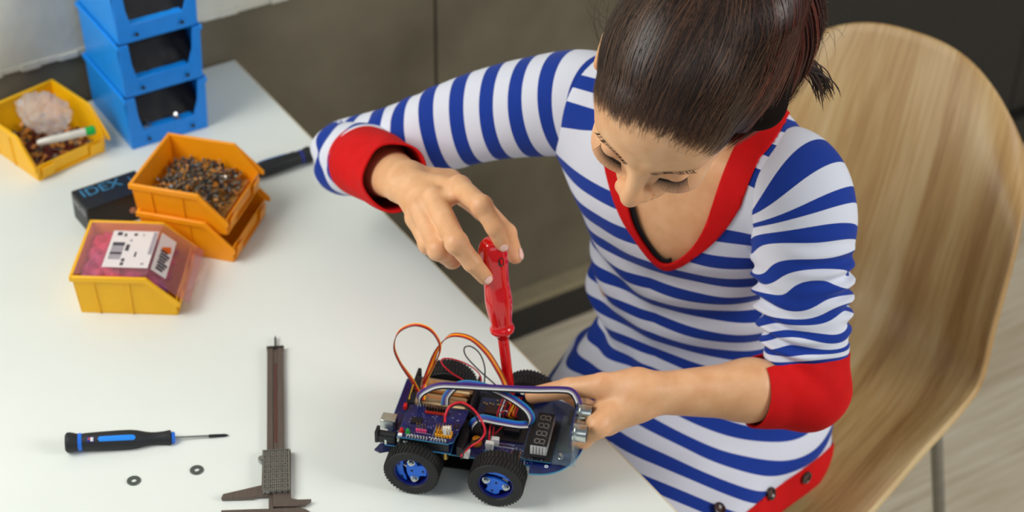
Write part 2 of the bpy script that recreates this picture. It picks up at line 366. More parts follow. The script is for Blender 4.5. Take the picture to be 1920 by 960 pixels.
# lidded bin
cD, aD, wD = bin_at((133, 516), (171, 415), TH+.06, .128); wD = .116
lb = small_bin(cD, TH, aD, wD, m_yel, 'lidded yellow bin with a printed white label, nearest on the desk')
m_lid = mat('clear_lid', srgb(236, 178, 188), .22, trans=.7, ior=1.05, alpha=.46, spec=.6)
zt = .0605; xr, xm, xl = -.062, .028, .0645
lidp = [(xr, zt), (xm, zt), (xl+.004, .026), (xl+.012, .020)]
b = MB(); G = []
for (x, z_) in lidp: G.append([(x, y, z_) for y in (-.054, .054)])
b.grid(G); b.build('lid', m_lid, lb, solid=.0012, fix=False, smooth=False)
b = MB(); fan = [(xl+.002, -.040, .0262)]+[(xl+.004+.022*math.sin(math.pi*k/12), -.040+.08*k/12, .026+.003*math.sin(math.pi*k/12)) for k in range(13)]+[(xl+.002, .040, .0262)]
b.add(fan, [tuple(range(len(fan)))]); b.build('lid_flap', mat('clear_flap', srgb(244, 222, 222), .15, trans=.8, ior=1.05, alpha=.2), lb, solid=.0012, fix=False, smooth=False)
m_pap = mat('label_paper', srgb(236, 228, 226), .6, var=.01); m_ink = mat('grey_ink', srgb(70, 66, 74), .6); m_ink2 = mat('pale_ink', srgb(168, 160, 168), .6); m_oink = mat('orange_ink', srgb(226, 104, 30), .6)
MB().box(-.030, .0265, -.040, .036, zt+.0008, zt+.0012).build('paper_label', m_pap, lb, smooth=False)
b = MB(); y = .012; seq = [(.0075, 0), (.002, 1), (.009, 1), (.002, 1), (.005, 0), (.0015, 1), (.0035, 1), (.0015, 1), (.004, 1)]
for w_, k in seq:
    b.m = k; b.box(-.026, -.011, y-w_, y-.0006, zt+.0012, zt+.0015); y -= w_
b.m = 0; b.box(-.024, -.018, .026, .033, zt+.0012, zt+.0015).box(-.015, -.012, .024, .030, zt+.0012, zt+.0015).box(-.003, .001, .026, .031, zt+.0012, zt+.0015).box(-.0085, -.004, -.006, .007, zt+.0012, zt+.0015).box(-.009, -.005, -.028, -.022, zt+.0012, zt+.0015).box(-.009, -.005, -.036, -.030, zt+.0012, zt+.0015).box(.005, .0072, -.018, -.008, zt+.0012, zt+.0015)
b.m = 1; b.box(.008, .010, .026, .030, zt+.0012, zt+.0015).box(.021, .0255, -.012, .034, zt+.0012, zt+.0015).box(.016, .020, -.034, -.030, zt+.0012, zt+.0015).box(-.006, -.003, .014, .018, zt+.0012, zt+.0015)
b.build('barcode', [m_ink, m_ink2], lb, smooth=False)
sl = math.atan2(.026-zt, xl+.004-xm); mid = ((xm+xl+.004)/2, 0, (zt+.026)/2+.001)
q = empty('slope_label', mid, parent=lb, rot=(0, -sl, 0))
q2 = MB().box(-.024, -.002, -.040, .036, .0003, .0008).build('paper_label', m_pap, q, smooth=False)
b = MB(); b.m = 1; b.prism([(-.019, .010), (-.007, .020), (-.005, .008), (-.014, .002)], .0009, .0012); b.m = 0
for k in range(7): b.box(-.019+.0007*(k % 2), -.009+.002*(k % 3), -.034+k*.006, -.0295+k*.006, .0009, .0012)
b.build('logo_print', [m_ink, m_oink], q, smooth=False)
m_pink = mat('pink_parts', srgb(236, 70, 110), .5, col2=srgb(150, 80, 160), scale=18)
G = [[(-.056+.096*i/20, -.048+.096*j/20, .040+.006*math.sin(i*1.3)*math.cos(j*1.1)+random.uniform(-.002, .002)-max(0, i-14)*.003) for j in range(21)] for i in range(21)]
o = MB().grid(G).build('pink_caps', m_pink, None, fix=False); inbin(o, cD, TH, aD); md = o.modifiers.new('s', 'SOLIDIFY'); md.thickness = .008; md.offset = -1
tag(o, 'pink and violet small caps filling the lidded yellow bin', 'caps', kind='stuff')

# ------------------------------------------------------------------ black instrument box and far screwdriver
m_bk = mat('black_plastic', srgb(26, 26, 30), .38, var=.05); m_bk2 = mat('soft_black_rubber', srgb(33, 35, 38), .55, var=.06, bump=.1)
m_cy = mat('cyan_print', srgb(70, 150, 190), .5, col2=srgb(40, 100, 150), scale=300); m_wp = mat('white_print', srgb(170, 170, 170), .5)
c0 = W(132, 358, TH+.042); ab = R(35)
bx = empty('black_tool_box', (c0.x, c0.y, TH), ab, 'small black box with blue lettering, between the yellow bins', 'box')
MB().box(0, .092, -.052, 0, 0, .042).build('case', m_bk, bx, bevel=.002)
text_mesh('IDEX', .026, m_cy, bx, (.036, -.0165, .0422), (0, 0, 0), 'blue_lettering')
text_mesh('i', .018, m_cy, bx, (.077, -.0165, .0422), (0, 0, 0), 'blue_lettering')
text_mesh('HSQ CD', .011, m_wp, bx, (-.0003, -.026, .030), (R(90), 0, R(-90)), 'end_lettering')
MB().at((.062, -.0523, .018), (R(90), 0, 0)).lathe([(.0045, 0), (.0045, .0006), (.002, .001)], 16).build('round_button', mat('salmon_dot', srgb(190, 140, 120), .4), bx)
m_bb = mat('royal_blue_plastic', srgb(34, 112, 224), .35, var=.03); m_nb = mat('navy_plastic', srgb(30, 40, 130), .4)
def driver(loc, rz, label, scale=1, blue=m_bb, shaft=.0375, ry=0):
    t = empty('precision_screwdriver', loc, 0, label, 'screwdriver', 'black and blue precision screwdrivers', rot=(0, ry, rz)); s = scale
    P = [(.0001, 0), (.009, .0002), (.0112, .002), (.0116, .005), (.0108, .009), (.0096, .0135), (.0094, .0145)]
    MB().lathe([(r*s, x*s) for r, x in P], 32, 'x').build('end_cap', m_bk2, t)
    MB().lathe([(.0094*s, .0142*s), (.0101*s, .0148*s), (.0101*s, .0182*s), (.0094*s, .0188*s)], 32, 'x').build('blue_ring', blue, t)
    P = [(.0094, .0188), (.0099, .022), (.0107, .04), (.0113, .060), (.0113, .072), (.0104, .080), (.0085, .088), (.0074, .095), (.0073, .102), (.0080, .110), (.0089, .1155), (.0086, .1172), (.006, .1175)]
    MB().lathe([(r*s, x*s) for r, x in P], 40, 'x').build('grip', m_bk2, t)
    # raised blue inlay lying on the grip's upper side
    G = []
    for i in range(25):
        x = .0365+.042*i/24; rr = float(np.interp(x, [.022, .04, .060, .072, .08], [.0099, .0107, .0113, .0113, .0104]))+.0003
        hw = .28*math.sqrt(max(0, 1-max(0, abs(i-12)/12-.86)**2/.14**2)) if True else .28
        G.append([(x*s, math.sin(-.62+a)*rr*s, math.cos(-.62+a)*rr*s) for a in np.linspace(-hw, hw, 7)])
    MB().grid(G).build('blue_inlay', mat('bright_blue_inlay', srgb(40, 140, 240), .35, var=.02), t, solid=.0004, fix=False)
    for nm, a0, a1, x0, x1, mm_ in (('window', -.30, .30, .0245, .0325, m_nb), ('window_mark', -.22, .22, .0285, .0318, mat('white_plastic', srgb(225, 225, 225), .4)), ('window_mark', -.05, .2, .0262, .0285, mat('red_plastic_dot', srgb(190, 60, 50), .4))):
        G = [[(x*s, math.sin(-.62+a)*(.0103+.0004*(nm != 'window'))*s, math.cos(-.62+a)*(.0103+.0004*(nm != 'window'))*s) for a in np.linspace(a0, a1, 5)] for x in np.linspace(x0, x1, 4)]
        MB().grid(G).build(nm, mm_, t, solid=.0004, fix=False)
    MB().lathe([(.0055*s, .1172*s), (.0069*s, .1180*s), (.0069*s, .1205*s), (.0058*s, .1218*s), (.003*s, .122*s)], 28, 'x').build('blue_collar', blue, t)
    MB().lathe([(.0013*s, .1215*s), (.0013*s, (.122+shaft)*s)], 12, 'x').build('shaft', m_steel, t)
    MB().lathe([(.0016*s, (.1218+shaft)*s), (.0019*s, (.123+shaft)*s), (.0017*s, (.1405+shaft)*s), (.0003*s, (.1445+shaft)*s)], 12, 'x').build('tip', m_bk, t)
    return t
p0, p1 = W(122, 830, TH+.0116), W(427, 814, TH+.003)
driver((p0.x, p0.y, TH+.0116), math.atan2(p1.y-p0.y, p1.x-p0.x), 'black screwdriver with a blue inlay lying alone on the front of the desk', ry=R(3.2))
q0, q1 = W(584, 288, TH+.0116), W(478, 322, TH+.0116)
driver((q0.x, q0.y, TH+.0116), math.atan2(q1.y-q0.y, q1.x-q0.x), 'black screwdriver behind the orange bins, only its blue-striped handle showing', blue=m_nb, shaft=.003)

# ------------------------------------------------------------------ washers
for px, py, lab in ((251, 902, 'small steel washer nearest the left desk screwdriver, the left one of two'), (369, 882, 'small steel washer nearer the caliper, the right one of two')):
    c = W(px, py, TH); o = MB().lathe([(.0029, 0), (.0074, 0), (.0076, .0003), (.0076, .0011), (.0073, .0014), (.0031, .0014), (.0029, .0011), (.0029, 0)], 40, cap=False).build('washer', mat('washer_steel', srgb(104, 112, 108), .35, metal=.75), None)
    o.location = c; tag(o, lab, 'washer', 'washers on the desk')

# ------------------------------------------------------------------ caliper
ct = W(516, 650, TH+.006); cj = W(517, 957, TH+.006); ca = math.atan2(cj.y-ct.y, cj.x-ct.x)
cal = empty('vernier_caliper', (ct.x, ct.y, TH), ca, 'dull grey metal vernier caliper lying with its jaws at the lower picture edge', 'caliper')
_ci = Matrix.Rotation(-ca, 4, 'Z')
def cl(px, py, z=.006):
    v = _ci @ (W(px, py, TH+z)-Vector((ct.x, ct.y, 0))); return (v.x, v.y)
m_cal = mat('dull_caliper_steel', srgb(112, 100, 92), .38, metal=.55, var=.08, scale=30, stretch=(1, 20, 1)); m_cal2 = mat('dark_caliper_steel', srgb(60, 54, 52), .4, metal=.5)
w2 = abs(cl(502, 700)[1]-cl(533, 700)[1])/2; le = cl(517, 990)[0]
le = cl(517, 915)[0]; b = MB().box(.0, le, -w2, -w2*.28, .002, .006).box(0, le, w2*.28, w2, .002, .006).box(0, le, -w2*.28, w2*.28, .002, .0045).prism([cl(503.5, 915), cl(512, 915), cl(512, 956), cl(503.5, 956)], .0015, .0045)
b.build('beam', m_cal, cal, bevel=.0003)
MB().box(.03, .17, -w2*.10, w2*.16, .0045, .0048).build('scale_strip', mat('red_brown_strip', srgb(92, 50, 46), .5), cal, smooth=False)
MB().box(-.001, .0025, -w2*1.06, w2*1.06, .001, .0068).build('end_cap', m_cal2, cal, bevel=.0003)
MB().box(-.019, .004, -.0012, .0012, .0028, .0044).prism([(-.019, -.0012), (-.019, .0012), (-.024, .0002)], .0028, .0044).build('depth_rod', m_cal2, cal)
poly = [cl(*p) for p in [(492, 843), (545, 842), (545, 919), (546, 933.8), (559, 936), (583.8, 935.2), (572, 944), (554.6, 948.4), (512.3, 949.1), (511.6, 925), (504, 925), (504, 927), (490.4, 928), (477, 928.7), (477, 931), (442, 932.3), (414.6, 933), (418.2, 925.8), (490.4, 909)]]
MB().prism(poly, .0010, .0058).build('slider', m_cal, cal, bevel=.0004, smooth=False)
m_circ = mat('embossed_cover', srgb(120, 116, 108), .35, metal=.6)
nt = m_circ.node_tree; bk = nt.nodes.new('ShaderNodeTexBrick'); bk.inputs['Scale'].default_value = 120; bk.inputs['Color1'].default_value = (.03, .03, .028, 1); bk.inputs['Color2'].default_value = (.10, .095, .085, 1); bk.inputs['Mortar'].default_value = (.34, .32, .28, 1); bk.inputs['Mortar Size'].default_value = .045; bk.inputs['Bias'].default_value = -.3; bk.offset_frequency = 3; bk.squash = 1.9; bk.squash_frequency = 3
tcn = nt.nodes.new('ShaderNodeTexCoord'); nt.links.new(tcn.outputs['Object'], bk.inputs['Vector']); nt.links.new(bk.outputs['Color'], nt.nodes['Principled BSDF'].inputs['Base Color'])
x0, y0 = cl(492.6, 845, .009); x1, y1 = cl(543.7, 919.5, .009)
MB().box(x0, x1, min(y0, y1), max(y0, y1), .0058, .0092).build('slider_cover', m_circ, cal, bevel=.0006, smooth=False)
b = MB()
for s in (0, 1): b.box(x0, x1, (min(y0, y1), max(y0, y1)-.0008)[s], (min(y0, y1)+.0008, max(y0, y1))[s], .0092, .0098)
b.box(x0, x0+.0008, min(y0, y1), max(y0, y1), .0092, .0098).box(x1-.0008, x1, min(y0, y1), max(y0, y1), .0092, .0098).build('cover_frame', m_steel, cal, smooth=False)
xr_, yr_ = cl(490.5, 859); MB().at((xr_, yr_, .001)).lathe([(.0036, 0), (.0042, .001), (.0042, .005), (.0036, .006)], 20).build('thumb_roller', m_steel, cal)
poly = [cl(*p) for p in [(414.6, 956.4), (475.9, 954.2), (502, 953.5), (560.5, 951.3), (573.6, 954.2), (586, 962), (566, 970), (545, 974), (545, 992), (492, 992), (490, 984), (414.6, 961)]]
MB().prism(poly, .0010, .0060).build('fixed_jaw', m_cal, cal, bevel=.0004, smooth=False)
# ------------------------------------------------------------------ robot car
KA = R(-10.5); KO = Vector((-.0605, 1.4385, TH+.0006))
car = empty('robot_car', KO, KA, 'blue circuit-board robot car on four black tyres, wires looping above it, at the desk edge', 'robot car')
_ki = (Matrix.Translation(KO) @ Matrix.Rotation(KA, 4, 'Z')).inverted()
def C(px, py, z): return _ki @ W(px, py, TH+z)
def CY(px, py, yl):   # point of the sight line on the upright plane y = yl of the car
    a, b = _ki @ Vector((0, 0, CZ)), C(px, py, 0.); t = (yl-a.y)/(b.y-a.y); return a+(b-a)*t
m_pcb = mat('blue_circuit_board', srgb(12, 28, 90), .3, col2=srgb(9, 20, 68), scale=120, coat=.4)
m_pcbe = mat('teal_board_edge', srgb(60, 140, 175), .4)
m_silk = mat('white_silkscreen', srgb(190, 200, 215), .5); m_gold = mat('gold_pins', srgb(214, 176, 96), .25, metal=1); m_tin = mat('solder_tin', srgb(205, 210, 205), .22, metal=1)
m_chip = mat('black_chip', srgb(22, 22, 24), .35); m_rub = mat('tyre_rubber', srgb(27, 27, 27), .6, scale=300, var=.1, bump=.1); m_hub = mat('wheel_blue', srgb(30, 112, 232), .35, var=.03); m_hubd = mat('wheel_dark_blue', srgb(18, 28, 110), .4)
m_wh = mat('white_connector', srgb(228, 226, 222), .4, var=.02); m_red = mat('red_plastic', srgb(200, 24, 24), .35)
# chassis plate with a rounded nose
def nose(x0, x1, xn, y0, y1, n=26):
    P = [(x0, y0+.004), (x1+.002, y0+.004), (x1+.003, y0-.008)]; y0, yb = y0-.008, y0; yc = (y0+y1)/2; h = (y1-y0)/2
    for k in range(1, n):
        a = -math.pi/2+math.pi*k/n; P.append((x1+(xn-x1)*abs(math.cos(a))**.8, yc+h*math.sin(a)))
    return P+[(x1, y1), (x0, y1)]
pl = MB().prism(nose(-.085, .078, .133, .024, .142), .0400, .0422).build('chassis_plate', m_pcb, car, bevel=.0003, smooth=False)
MB().prism(nose(-.0853, .078, .1333, .0237, .1423), .0402, .0420).build('board_edge', m_pcbe, pl, smooth=False)
MB().box(-.075, .072, .034, .132, .0150, .0165).build('lower_plate', m_bk, car, bevel=.0003, smooth=False)
MB().prism([(-.092, .018), (-.085, .015), (-.070, .022), (-.070, .030), (-.088, .030)], .0402, .0420).build('mounting_ear', m_pcb, pl, bevel=.0003, smooth=False)
def wheel(x, y, flip, rot):
    w = empty('wheel', (x, y, .031), parent=car, rot=(0, rot, 0 if not flip else math.pi)); wd_ = .026
    P = [(.0195, .0015), (.0205, 0), (.0284, 0), (.0299, .0014), (.0301, .013), (.0299, wd_-.0014), (.0284, wd_), (.0205, wd_), (.0195, wd_-.0015), (.0195, .0015)]
    b = MB().lathe(P, 56, 'y', cap=False)
    for k in range(46):
        for s in (0, 1):
            a = 2*math.pi*(k+.5*s)/46
            b.at((0, 0, 0), (0, a, 0)); y0, y1 = (.0010, wd_*.48) if s == 0 else (wd_*.52, wd_-.0010); d = .0009*(1 if s else -1)
            b.add([(-.0014+d, y0, .0288), (.0010+d, y0, .0288), (.0010-d, y1, .0288), (-.0014-d, y1, .0288), (-.0011+d, y0, .0310), (.0007+d, y0, .0310), (.0007-d, y1, .0310), (-.0011-d, y1, .0310)],
                  [(3, 2, 1, 0), (4, 5, 6, 7), (0, 1, 5, 4), (1, 2, 6, 5), (2, 3, 7, 6), (3, 0, 4, 7)])
    b.build('tyre', m_rub, w, angle=30)
    MB().lathe([(.0195, .002), (.0195, wd_-.002), (.0180, wd_-.002), (.0180, .002), (.0195, .002)], 40, 'y', cap=False).build('rim_ring', m_hubd, w)
    # back web: ring and three arms
    b = MB().lathe([(.0120, .012), (.0182, .012), (.0182, .014), (.0120, .014), (.0120, .012)], 40, 'y', cap=False)
    for k in range(3): b.at((0, 0, 0), (0, 2.094*k+.5, 0)).box(-.003, .003, .012, .014, .002, .018)
    b.at().lathe([(.0001, .010), (.0055, .010), (.0055, .020), (.0001, .020)], 24, 'y').build('rim_web', m_hubd, w)
    pol = [(-.0165, -.002), (-.0125, .0035), (-.004, .0060), (.004, .0060), (.0125, .0035), (.0165, -.002), (.0115, -.0065), (.0080, -.0070), (.0072, -.0125), (.0085, -.0150), (.003, -.0165), (-.004, -.0165), (-.0072, -.0135), (-.0068, -.0075), (-.0115, -.0065)]
    MB().prism([(-a, b_) for a, b_ in pol][::-1], .0050, .0080, 'y').build('hub_plate', m_hub, w, bevel=.0004, smooth=False)
    seg_ = [(.0176*math.cos(a), .0176*math.sin(a)) for a in np.linspace(R(28), R(152), 16)]
    MB().prism(seg_+[(-.010, .0085), (-.004, .0100), (.004, .0100), (.010, .0085)], .0060, .0085, 'y').build('hub_segment', m_hub, w, bevel=.0004, smooth=False)
    b = MB()
    for (hx, hz) in ((-.0090, .0125), (.0085, .0130), (-.001, -.0125), (.0, 0)): b.at((hx, .0046 if hz < 5e-3 else .0056, hz)).lathe([(.0001, 0), (.0014, 0), (.0014, .0005), (.0001, .0005)], 12, 'y')
    b.build('hub_holes', m_chip, w, smooth=False)['kind'] = 'stuff'
    for sx in (-1, 1):
        bo = empty('wheel_bolt', (sx*.0115, .004, -.001), parent=w)
        b = MB().lathe([(.0001, -.0016), (.0030, -.0016), (.0034, -.0006), (.0034, .001), (.0001, .001)], 6, 'y')
        b.lathe([(.0001, -.0026), (.0014, -.0026), (.0019, -.0022), (.0019, -.0012)], 14, 'y').lathe([(.0042, .0008), (.0042, .0014), (.0001, .0014)], 20, 'y')
        me = b.build('wheel_bolt_mesh', m_tin, w, smooth=True); me.name = 'hub_nut'; me.location = (sx*.0115, .004, -.001); bpy.data.objects.remove(bo)
    return w
wheel(-.0465, .0, False, R(-98)); wheel(.0475, .0, False, R(16))
wheel(-.0375, .165, True, R(40)); wheel(.0555, .165, True, R(80))
m_mot = mat('yellow_motor_housing', srgb(30, 30, 34), .5)
for x in (-.0465, .0475):
    for y0, y1 in ((.027, .050), (.116, .138)):
        MB().box(x-.011, x+.05*(1 if x < 0 else -1)*.6, y0, y1, .0175, .0395).build('motor', m_mot, car, bevel=.002)
        MB().at((x, y0 if y0 < .1 else y1, .031)).lathe([(.0027, -.012 if y0 < .1 else 0), (.0027, 0 if y0 < .1 else .012)], 12, 'y').build('axle', m_wh, car)
# batteries
bh = MB().box(-.070, .002, .074, .136, .0422, .049).box(-.070, -.066, .074, .136, .049, .066).box(.0005, .004, .074, .136, .049, .066).box(-.066, .0005, .1035, .1055, .049, .058).build('battery_holder', m_bk, car, bevel=.0005, smooth=False)
m_bat = mat('copper_gold_battery', srgb(232, 194, 142), .25, metal=.9, var=.03)
for y in (.086, .112):
    MB().at((0, y, .0600)).lathe([(.0001, -.064), (.0102, -.064), (.0106, -.0635), (.0106, -.006), (.0098, -.0045), (.0098, -.003), (.004, -.003), (.004, -.001), (.0001, -.001)], 32, 'x').build('battery', m_bat, bh)
    MB().at((0, y, .0600)).lathe([(.0001, -.0665), (.0108, -.0665), (.0108, -.060), (.0107, -.0598)], 32, 'x').build('battery_band', m_bk, bh)
# controller board
ub = MB().box(-.0790, -.006, .0165, .0700, .0520, .0536).build('controller_board', m_pcb, car, bevel=.0002, smooth=False)
MB().box(-.0792, -.0058, .0163, .0702, .0522, .0534).build('board_edge', m_pcbe, ub, smooth=False)
for x, y in ((-.068, .028), (-.012, .020), (-.012, .066), (-.062, .066)): MB().lathe([(.0028, .0422), (.0028, .052)], 6).build('standoff', m_gold, ub).location = (x, y, 0)
p = MB().box(-.0900, -.0735, .0400, .0535, .0536, .0665).build('usb_port', m_tin, ub, bevel=.0006)
MB().box(-.0904, -.0896, .0415, .0520, .0548, .0652).build('port_opening', m_chip, p, smooth=False)
p = MB().at((0, .0225, .0615)).lathe([(.0001, -.0895), (.0032, -.0895), (.0032, -.084)], 16, 'x').at((0, .0225, .0615)).lathe([(.0052, -.088), (.0052, -.068)], 20, 'x').at().box(-.0905, -.0870, .0165, .0285, .0540, .0690).box(-.0870, -.0680, .0175, .0275, .0540, .0595).build('power_jack', m_bk, ub, bevel=.0004)
MB().box(-.0795, -.0772, .0165, .0185, .0538, .0600).build('jack_terminal', m_tin, p, smooth=False)
for x, y in ((-.0640, .0215), (-.0560, .0195)): MB().at((x, y, .0536)).lathe([(.0034, 0), (.0035, .001), (.0030, .0015), (.0034, .0022), (.0034, .0078), (.0030, .0084), (.0001, .0084)], 20).build('capacitor', m_tin, ub)
MB().box(-.062, -.008, .0175, .0200, .0536, .0640).build('header_strip', m_bk, ub, smooth=False)
MB().box(-.055, -.008, .0650, .0675, .0536, .0640).build('header_strip', m_bk, ub, smooth=False)
b = MB()
for k in range(26): b.at((-.0775+random.uniform(0, .018), random.uniform(.026, .040), .0536)).box(-.0008, .0008, -.0006, .0006, 0, random.uniform(.0006, .003))
b.build('small_components', m_tin, ub, smooth=False)['kind'] = 'stuff'
MB().box(-.050, -.018, .035, .043, .0536, .0570).build('microcontroller', m_chip, ub, smooth=False)
# shield board
ZS = .0665
sp = [(-.0655, .0160), (-.0085, .0155), (-.0065, .0175), (-.0035, .0195), (.0015, .0560), (.0025, .0740), (-.0640, .0705)]
sb = MB().prism(sp, ZS, ZS+.0016).build('shield_board', m_pcb, car, bevel=.0002, smooth=False)
MB().prism([(x*1.002, y+(-.0002 if y < .04 else .0002)) for x, y in sp], ZS+.0002, ZS+.0013).build('board_edge', m_pcbe, sb, smooth=False)
zt = ZS+.0016
b = MB()
for k in range(14): b.at((-.0545+k*.00315+(.002 if k > 7 else 0), .0185, zt)).lathe([(.0013, 0), (.0013, .0005), (.0006, .0030), (.0001, .0030)], 8)
for k in range(8): b.at((-.0545+k*.00315, .0715, zt)).lathe([(.0013, 0), (.0013, .0005), (.0006, .0030), (.0001, .0030)], 8)
b.build('solder_joints', m_tin, sb)['kind'] = 'stuff'
b = MB()
for k in range(13): b.box(-.0545+k*.0034, -.0530+k*.0034, .0205+.0004*(k % 3), .0222+.0004*(k % 2), zt, zt+.00012)
for k in range(40):
    x, y = random.uniform(-.062, -.004), random.uniform(.034, .068); b.box(x, x+random.uniform(.0004, .0022), y, y+.00035, zt, zt+.0001)
b.box(-.046, -.030, .0265, .0268, zt, zt+.0001).box(-.0275, -.0271, .024, .036, zt, zt+.0001)
b.build('silkscreen_marks', m_silk, sb, smooth=False)['kind'] = 'stuff'
m_pk = mat('pink_header', srgb(238, 80, 140), .4); m_yh = mat('yellow_header', srgb(250, 176, 32), .4); m_rh = mat('red_header', srgb(186, 48, 30), .4)
def header(x0, y0, nx, ny, m, name, pitch=.0031, hb=.0030, hp=.0095):
    h = empty(name, (x0, y0, zt), parent=sb)
    for i in range(nx):
        b = MB()
        for j in range(ny): b.box(i*pitch-.0012, i*pitch+.0012, j*pitch-.0012, j*pitch+.0012, 0, hb)
        b.build('header_block', m, h, bevel=.0003, smooth=False)
    return h
def pins(x0, y0, nx, ny, pitch=.0031, z1=.0095):
    b = MB()
    for i in range(nx):
        for j in range(ny): b.box(x0+i*pitch-.0004, x0+i*pitch+.0004, y0+j*pitch-.0004, y0+j*pitch+.0004, zt, zt+z1)
    b.build('header_pins', m_gold, sb, smooth=False)['kind'] = 'stuff'
# headers are three levels deep at most: put the blocks straight under the shield board
def hdr(x0, y0, nx, ny, m, name, pitch=.0031, hb=.0030, z1=.0095):
    for i in range(nx):
        b = MB()
        for j in range(ny): b.box(x0+i*pitch-.0013, x0+i*pitch+.0013, y0+j*pitch-.0013, y0+j*pitch+.0013, zt, zt+hb)
        b.build(name, m, sb, bevel=.0003, smooth=False)
    pins(x0, y0, nx, ny, pitch, z1)
hdr(-.0455, .0280, 4, 1, m_pk, 'pink_header', hb=.0042, z1=.0125); hdr(-.0235, .0250, 6, 3, m_yh, 'yellow_header', hb=.0040, z1=.0140); hdr(-.0425, .0600, 8, 1, m_rh, 'red_header'); hdr(-.0425, .0640, 8, 1, m_chip, 'black_header', hb=.006, z1=.0075)
pins(-.0065, .040, 2, 3, z1=.004)
for x, m_, nm in ((-.0618, m_red, 'red_lamp'), (-.0550, mat('green_lamp', srgb(20, 140, 60), .3), 'green_lamp')):
    MB().at((x, .0240, zt)).lathe([(.0026, 0), (.0026, .001), (.0021, .0012), (.0021, .0040), (.0015, .0054), (.0001, .0060)], 18).build(nm, m_, sb)
MB().box(-.0645, -.0600, .0165, .0200, zt-.0006, zt+.0022).build('white_socket', m_wh, sb, bevel=.0003, smooth=False)
MB().box(-.0690, -.0655, .060, .066, zt, zt+.005).build('reset_button', m_red, sb, bevel=.0003, smooth=False)
MB().box(-.056, -.044, .040, .050, zt, zt+.0012).build('chip', m_chip, sb, smooth=False)
# middle electronics
md_ = MB().box(.0075, .040, .080, .120, .0480, .0494).build('motor_driver_board', m_pcb, car, smooth=False)
MB().box(.016, .030, .092, .104, .0494, .0524).build('driver_chip', mat('brown_chip', srgb(66, 40, 34), .35), md_, bevel=.0004, smooth=False)
b = MB()
for k in range(34):
    a = random.random(); b.at((.009+.029*random.random(), random.choice((.083, .086, .1085, .116))+random.uniform(-.001, .001), .0494)).box(-.0008, .0008, -.0011, .0011, 0, .0016)
b.build('small_parts', m_gold, md_, smooth=False)['kind'] = 'stuff'
MB().box(-.002, .007, .026, .072, .0422, .0565).build('cable_block', m_bk, car, bevel=.001)
MB().at((.0160, .050, .0422)).lathe([(.006, 0), (.006, .004), (.0045, .0045), (.0045, .008), (.0001, .008)], 24).build('orange_knob', mat('orange_knob', srgb(210, 130, 30), .4), car)
b = MB()
for k in range(70):
    x, y = random.uniform(.040, .082), random.uniform(.028, .058)
    if random.random() < .5: b.box(x, x+random.uniform(.0006, .0024), y, y+.0003, .0422, .0424)
    else: b.box(x, x+.0003, y, y+random.uniform(.0006, .0024), .0422, .0424)
for k in range(9): b.box(.040+k*.0021, .0412+k*.0021, .0500, .0516, .0422, .0424)
for k in range(8): b.box(.0405+k*.0022, .0417+k*.0022, .0555, .0562, .0422, .0424)
for k in range(10): b.box(.046+k*.0006, .0463+k*.0006, .030+k*.0018, .0309+k*.0018, .0422, .0424)
b.box(.0735, .0739, .026, .060, .0422, .0424)
b.build('plate_markings', m_silk, pl, smooth=False)['kind'] = 'stuff'
b = MB()
for k in range(12): b.box(.0655, .0675, .0290+k*.0016, .0297+k*.0016, .0422, .0426).box(.0560, .0575, .0290+k*.0016, .0297+k*.0016, .0422, .0426)
b.build('solder_pads', m_gold, pl, smooth=False)['kind'] = 'stuff'
MB().box(.0585, .0645, .030, .047, .0422, .0440).build('surface_chip', m_chip, pl, smooth=False)
MB().at((.0700, .0262, .0422)).lathe([(.0035, 0), (.0035, .0006), (.0016, .0006), (.0016, 0)], 20, cap=False).build('copper_ring', m_gold, pl)
MB().at((.098, .030, .0422)).lathe([(.0022, 0), (.0022, .0003), (.0008, .0003)], 16, cap=False).build('white_ring_mark', m_silk, pl)
MB().box(.0755, .0785, .052, .056, .0422, .0440).build('small_white_part', m_wh, pl, smooth=False)
# display module
MB().box(.0035, .0670, .0600, .1340, .0422, .0436).build('black_base_board', m_bk, car, bevel=.0002, smooth=False)
MB().box(.0030, .0180, .0560, .0780, .0436, .0540).build('black_module', m_bk, car, bevel=.0005, smooth=False)
MB().box(.0430, .0600, .0700, .0860, .0436, .0500).build('black_module', m_bk, car, bevel=.0005, smooth=False)
MB().box(.1040, .1200, .0560, .1160, .0423, .0432).build('black_side_board', m_bk, car, smooth=False)
db = MB().box(.0700, .1020, .0330, .1010, .0445, .0458).build('display_board', m_bk, car, smooth=False)
MB().box(.0698, .1022, .0328, .1012, .0447, .0456).build('board_edge', m_pcbe, db, smooth=False)
MB().box(.0775, .0955, .0425, .0960, .0458, .0590).build('display_casing', mat('white_casing', srgb(222, 222, 216), .4), db, bevel=.0002, smooth=False)
MB().box(.0773, .0957, .0423, .0962, .0590, .0598).build('display_face', m_bk, db, smooth=False)
m_segm = mat('pale_segment', srgb(168, 160, 150), .5)
